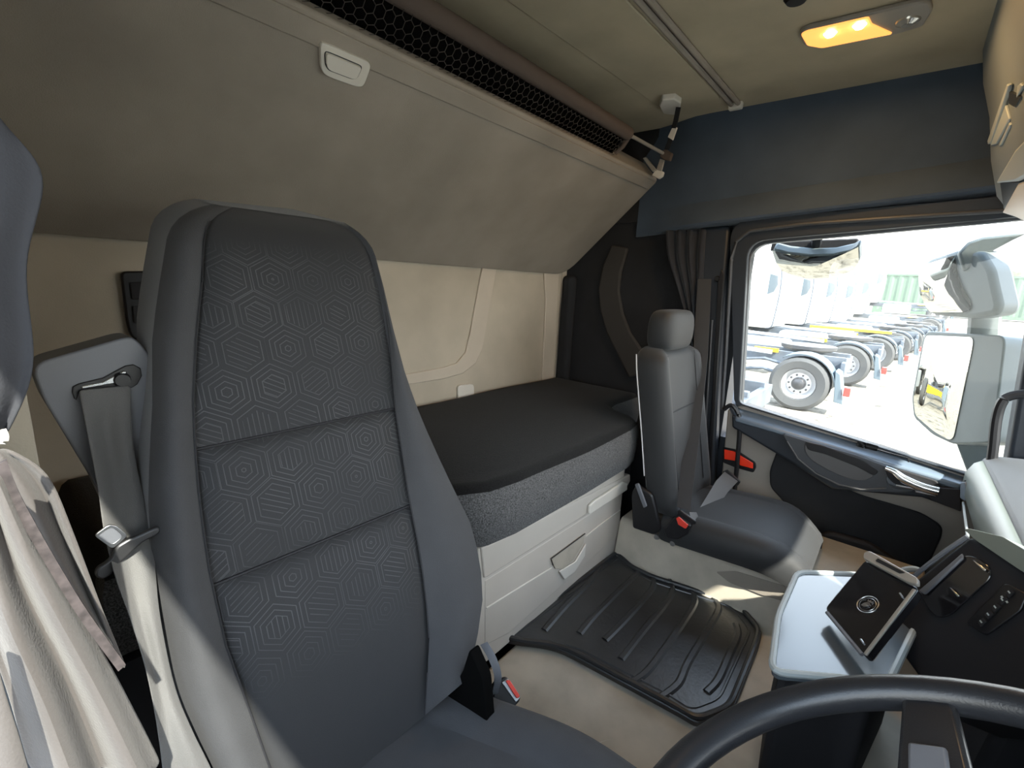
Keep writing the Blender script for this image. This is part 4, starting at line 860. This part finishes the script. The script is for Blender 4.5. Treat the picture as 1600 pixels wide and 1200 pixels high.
MB().prism(S([(1490, 920), (1494, 922), (1506, 934), (1503, 936)], .008), sn_ * .003).build('pocket_clip', 'chrome', cs, bevel=.001)
MB().prism(rp(S([(1512, 976), (1575, 912), (1610, 930), (1600, 956), (1545, 995)], .002), .008), sn_ * .005).build('button_bank', 'black', cs, bevel=.002)
for k in range(5):
    x, y = 1534 + k * 11, 980 - k * 11.5
    MB().prism(rp(S([(x, y - 5), (x + 9, y - 12), (x + 15, y - 6), (x + 5, y + 3)], .007), .002), sn_ * .004).build('button', 'blackmatte', cs, bevel=.001)
    MB().prism(S([(x + 4, y - 7), (x + 6, y - 8), (x + 9, y - 4), (x + 7, y - 3)], .011), sn_ * .0006).build('button_mark', 'ohlight', cs)
for p in ((1571, 935), (1579, 943)): MB().prism(S([(p[0], p[1]), (p[0] + 3, p[1] - 1), (p[0] + 5, p[1] + 2), (p[0] + 2, p[1] + 3)], .011), sn_ * .0006).build('button_mark', 'ohlight', cs)
MB().tube(spline(lx([(1404, 897), (1412, 891), (1428, 889), (1440, 893)], 1.52), 5), .008, 8).build('trim_arc', 'ohlight', cs)
# console tray that mirrors the sky
ct = thing('console_tray', 'glossy grey tray with raised rim on the console reflecting the sky', 'tray', PZ((1280, 980), -.8))
to = rp(lz([(1246, 894), (1352, 898), (1440, 960), (1380, 1085), (1340, 1062), (1205, 1050), (1216, 962)], -.72), .03)
MB().prism(to, (0, 0, -.02)).build('tray_lid', 'tray', ct, bevel=.004)
MB().tube(to, .007, 8, True).build('tray_rim', 'ohlight', ct)
MB().prism([p + Vector((0, 0, -.02)) + (sum(to, Vector()) / len(to) - p) * .12 for p in to], (0, 0, -.28)).build('tray_pedestal', 'blackmatte', ct, bevel=.01)
# open lid with crest
q0, q1, q2, q3 = PX((1353, 872), 1.30), PX((1437, 915), 1.20), PX((1350, 1025), 1.08), PX((1290, 948), 1.19)
ln_ = (q1 - q0).cross(q3 - q0).normalized()
if ln_.dot(-q0) < 0: ln_ = -ln_
def K(ps, off=0): return [q + ln_ * off for q in lp(ps, q0, ln_)]
cl = MB().prism(rp(K([(1352, 874), (1436, 918), (1352, 1026), (1288, 950)]), .012), -ln_ * .022).build('hinged_lid', 'gloss', ct, bevel=.004, label='glossy black hinged lid with a round crest')
MB().prism(rp(K([(1355, 870), (1364, 867), (1440, 910), (1440, 921), (1424, 917), (1354, 879)], .004), .006), ln_ * .010).build('top_frame', 'lampgrey', cl, bevel=.003)
MB().prism(rp(K([(1378, 880), (1421, 903), (1412, 904), (1374, 884)], .0145), .002), ln_ * .001).build('frame_slot', 'black', cl)
MB().prism(K([(1428, 922), (1434, 924), (1356, 1027), (1351, 1024)], .001), ln_ * .005).build('side_frame', 'lampgrey', cl, bevel=.002)
MB().tube(K([(1293, 958), (1348, 1024)], .002), .004, 8).build('lower_bead', 'housing', cl)
for p in ((1407, 928), (1346, 1000)): MB().tube(K([p, (p[0] + 4, p[1] + 6)], .002), .002, 6).build('clip', 'steel', cl)
ec = K([(1356, 945)])[0]; ex_ = (K([(1380, 958)])[0] - ec).normalized(); ey_ = ln_.cross(ex_).normalized()
def E(u, v, o_=.001): return ec + ex_ * u + ey_ * v + ln_ * o_
er = .021
cm_ = MB().tube([E(er * math.cos(a), er * math.sin(a)) for a in (2 * math.pi * k / 28 for k in range(28))], .0012, 6, True)
cm_.tube([E(er * .78 * math.cos(a), er * .78 * math.sin(a)) for a in (2 * math.pi * k / 28 for k in range(28))], .0006, 5, True)
gh = [(-.55, -.5), (-.1, -.55), (.15, -.35), (.3, -.1), (.55, -.05), (.5, .08), (.28, .18), (.1, .3), (-.15, .28), (-.3, .1), (-.45, -.1)]
cw = [(-.3, .38), (.25, .38), (.35, .68), (.15, .5), (0, .72), (-.15, .5), (-.38, .68)]
for g_ in (gh, cw): cm_.prism([E(u * er * .8, v * er * .8) for u, v in g_], ln_ * .0015)
cm_.build('crest', 'steel', cl, kind='stuff', label='round steel crest with a crowned griffin head')
# ================================================================== steering wheel
sw = thing('steering_wheel', 'black leather steering wheel at the bottom right corner', 'steering wheel', (.38, -.09, -.5))
WC = Vector((.385, -.09, -.412)); tl = math.radians(30); wu = Vector((1, 0, 0)); wvv = Vector((0, math.cos(tl), -math.sin(tl))); wn_ = Vector((0, math.sin(tl), math.cos(tl))); WR = .235
MB().tube([WC + (wu * math.cos(a) + wvv * math.sin(a)) * WR for a in (2 * math.pi * k / 64 for k in range(64))], .0175, 14, True).build('rim', 'wheelrim', sw)
def wp(u, v, h=0): return WC + wu * u + wvv * v + wn_ * h
hub = rp([wp(-.075, -.07, -.035), wp(.075, -.07, -.035), wp(.085, .04, -.035), wp(.04, .095, -.035), wp(-.04, .095, -.035), wp(-.085, .04, -.035)], .03)
MB().prism(hub, wn_ * .03).build('hub_pad', 'blackmatte', sw, bevel=.012, seg=3)
for s_ in (-1, 1):
    MB().prism([wp(s_ * .07, -.03, -.03), wp(s_ * .225, -.022, -.01), wp(s_ * .225, .022, -.01), wp(s_ * .08, .035, -.03)], wn_ * .014).build('spoke', 'wheelrim', sw, bevel=.005)
    MB().prism([wp(s_ * .10, -.012, -.012), wp(s_ * .16, -.012, -.006), wp(s_ * .16, .018, -.006), wp(s_ * .10, .02, -.012)], wn_ * .006).build('spoke_buttons', 'housing', sw, bevel=.003)
    MB().prism([wp(s_ * .02, .08, -.03), wp(s_ * .05, .08, -.03), wp(s_ * .075, .222, -.008), wp(s_ * .045, .226, -.008)], wn_ * .012).build('spoke', 'housing', sw, bevel=.005)
MB().tube([wp(0, 0, -.035), wp(0, -.02, -.30)], .05, 14).build('column', 'blackmatte', sw)
stalk = thing('column_stalk', 'black control stalk beside the steering wheel column', 'stalk', wp(.1, 0, -.1))
MB().tube([wp(.045, 0, -.08), wp(.12, .0, -.075), wp(.19, .01, -.06)], [.009, .009, .012], 10).build('lever', 'blackmatte', stalk)
MB().tube([wp(.19, .01, -.06), wp(.215, .012, -.055)], .013, 10).build('lever_tip', 'ohlight', stalk)
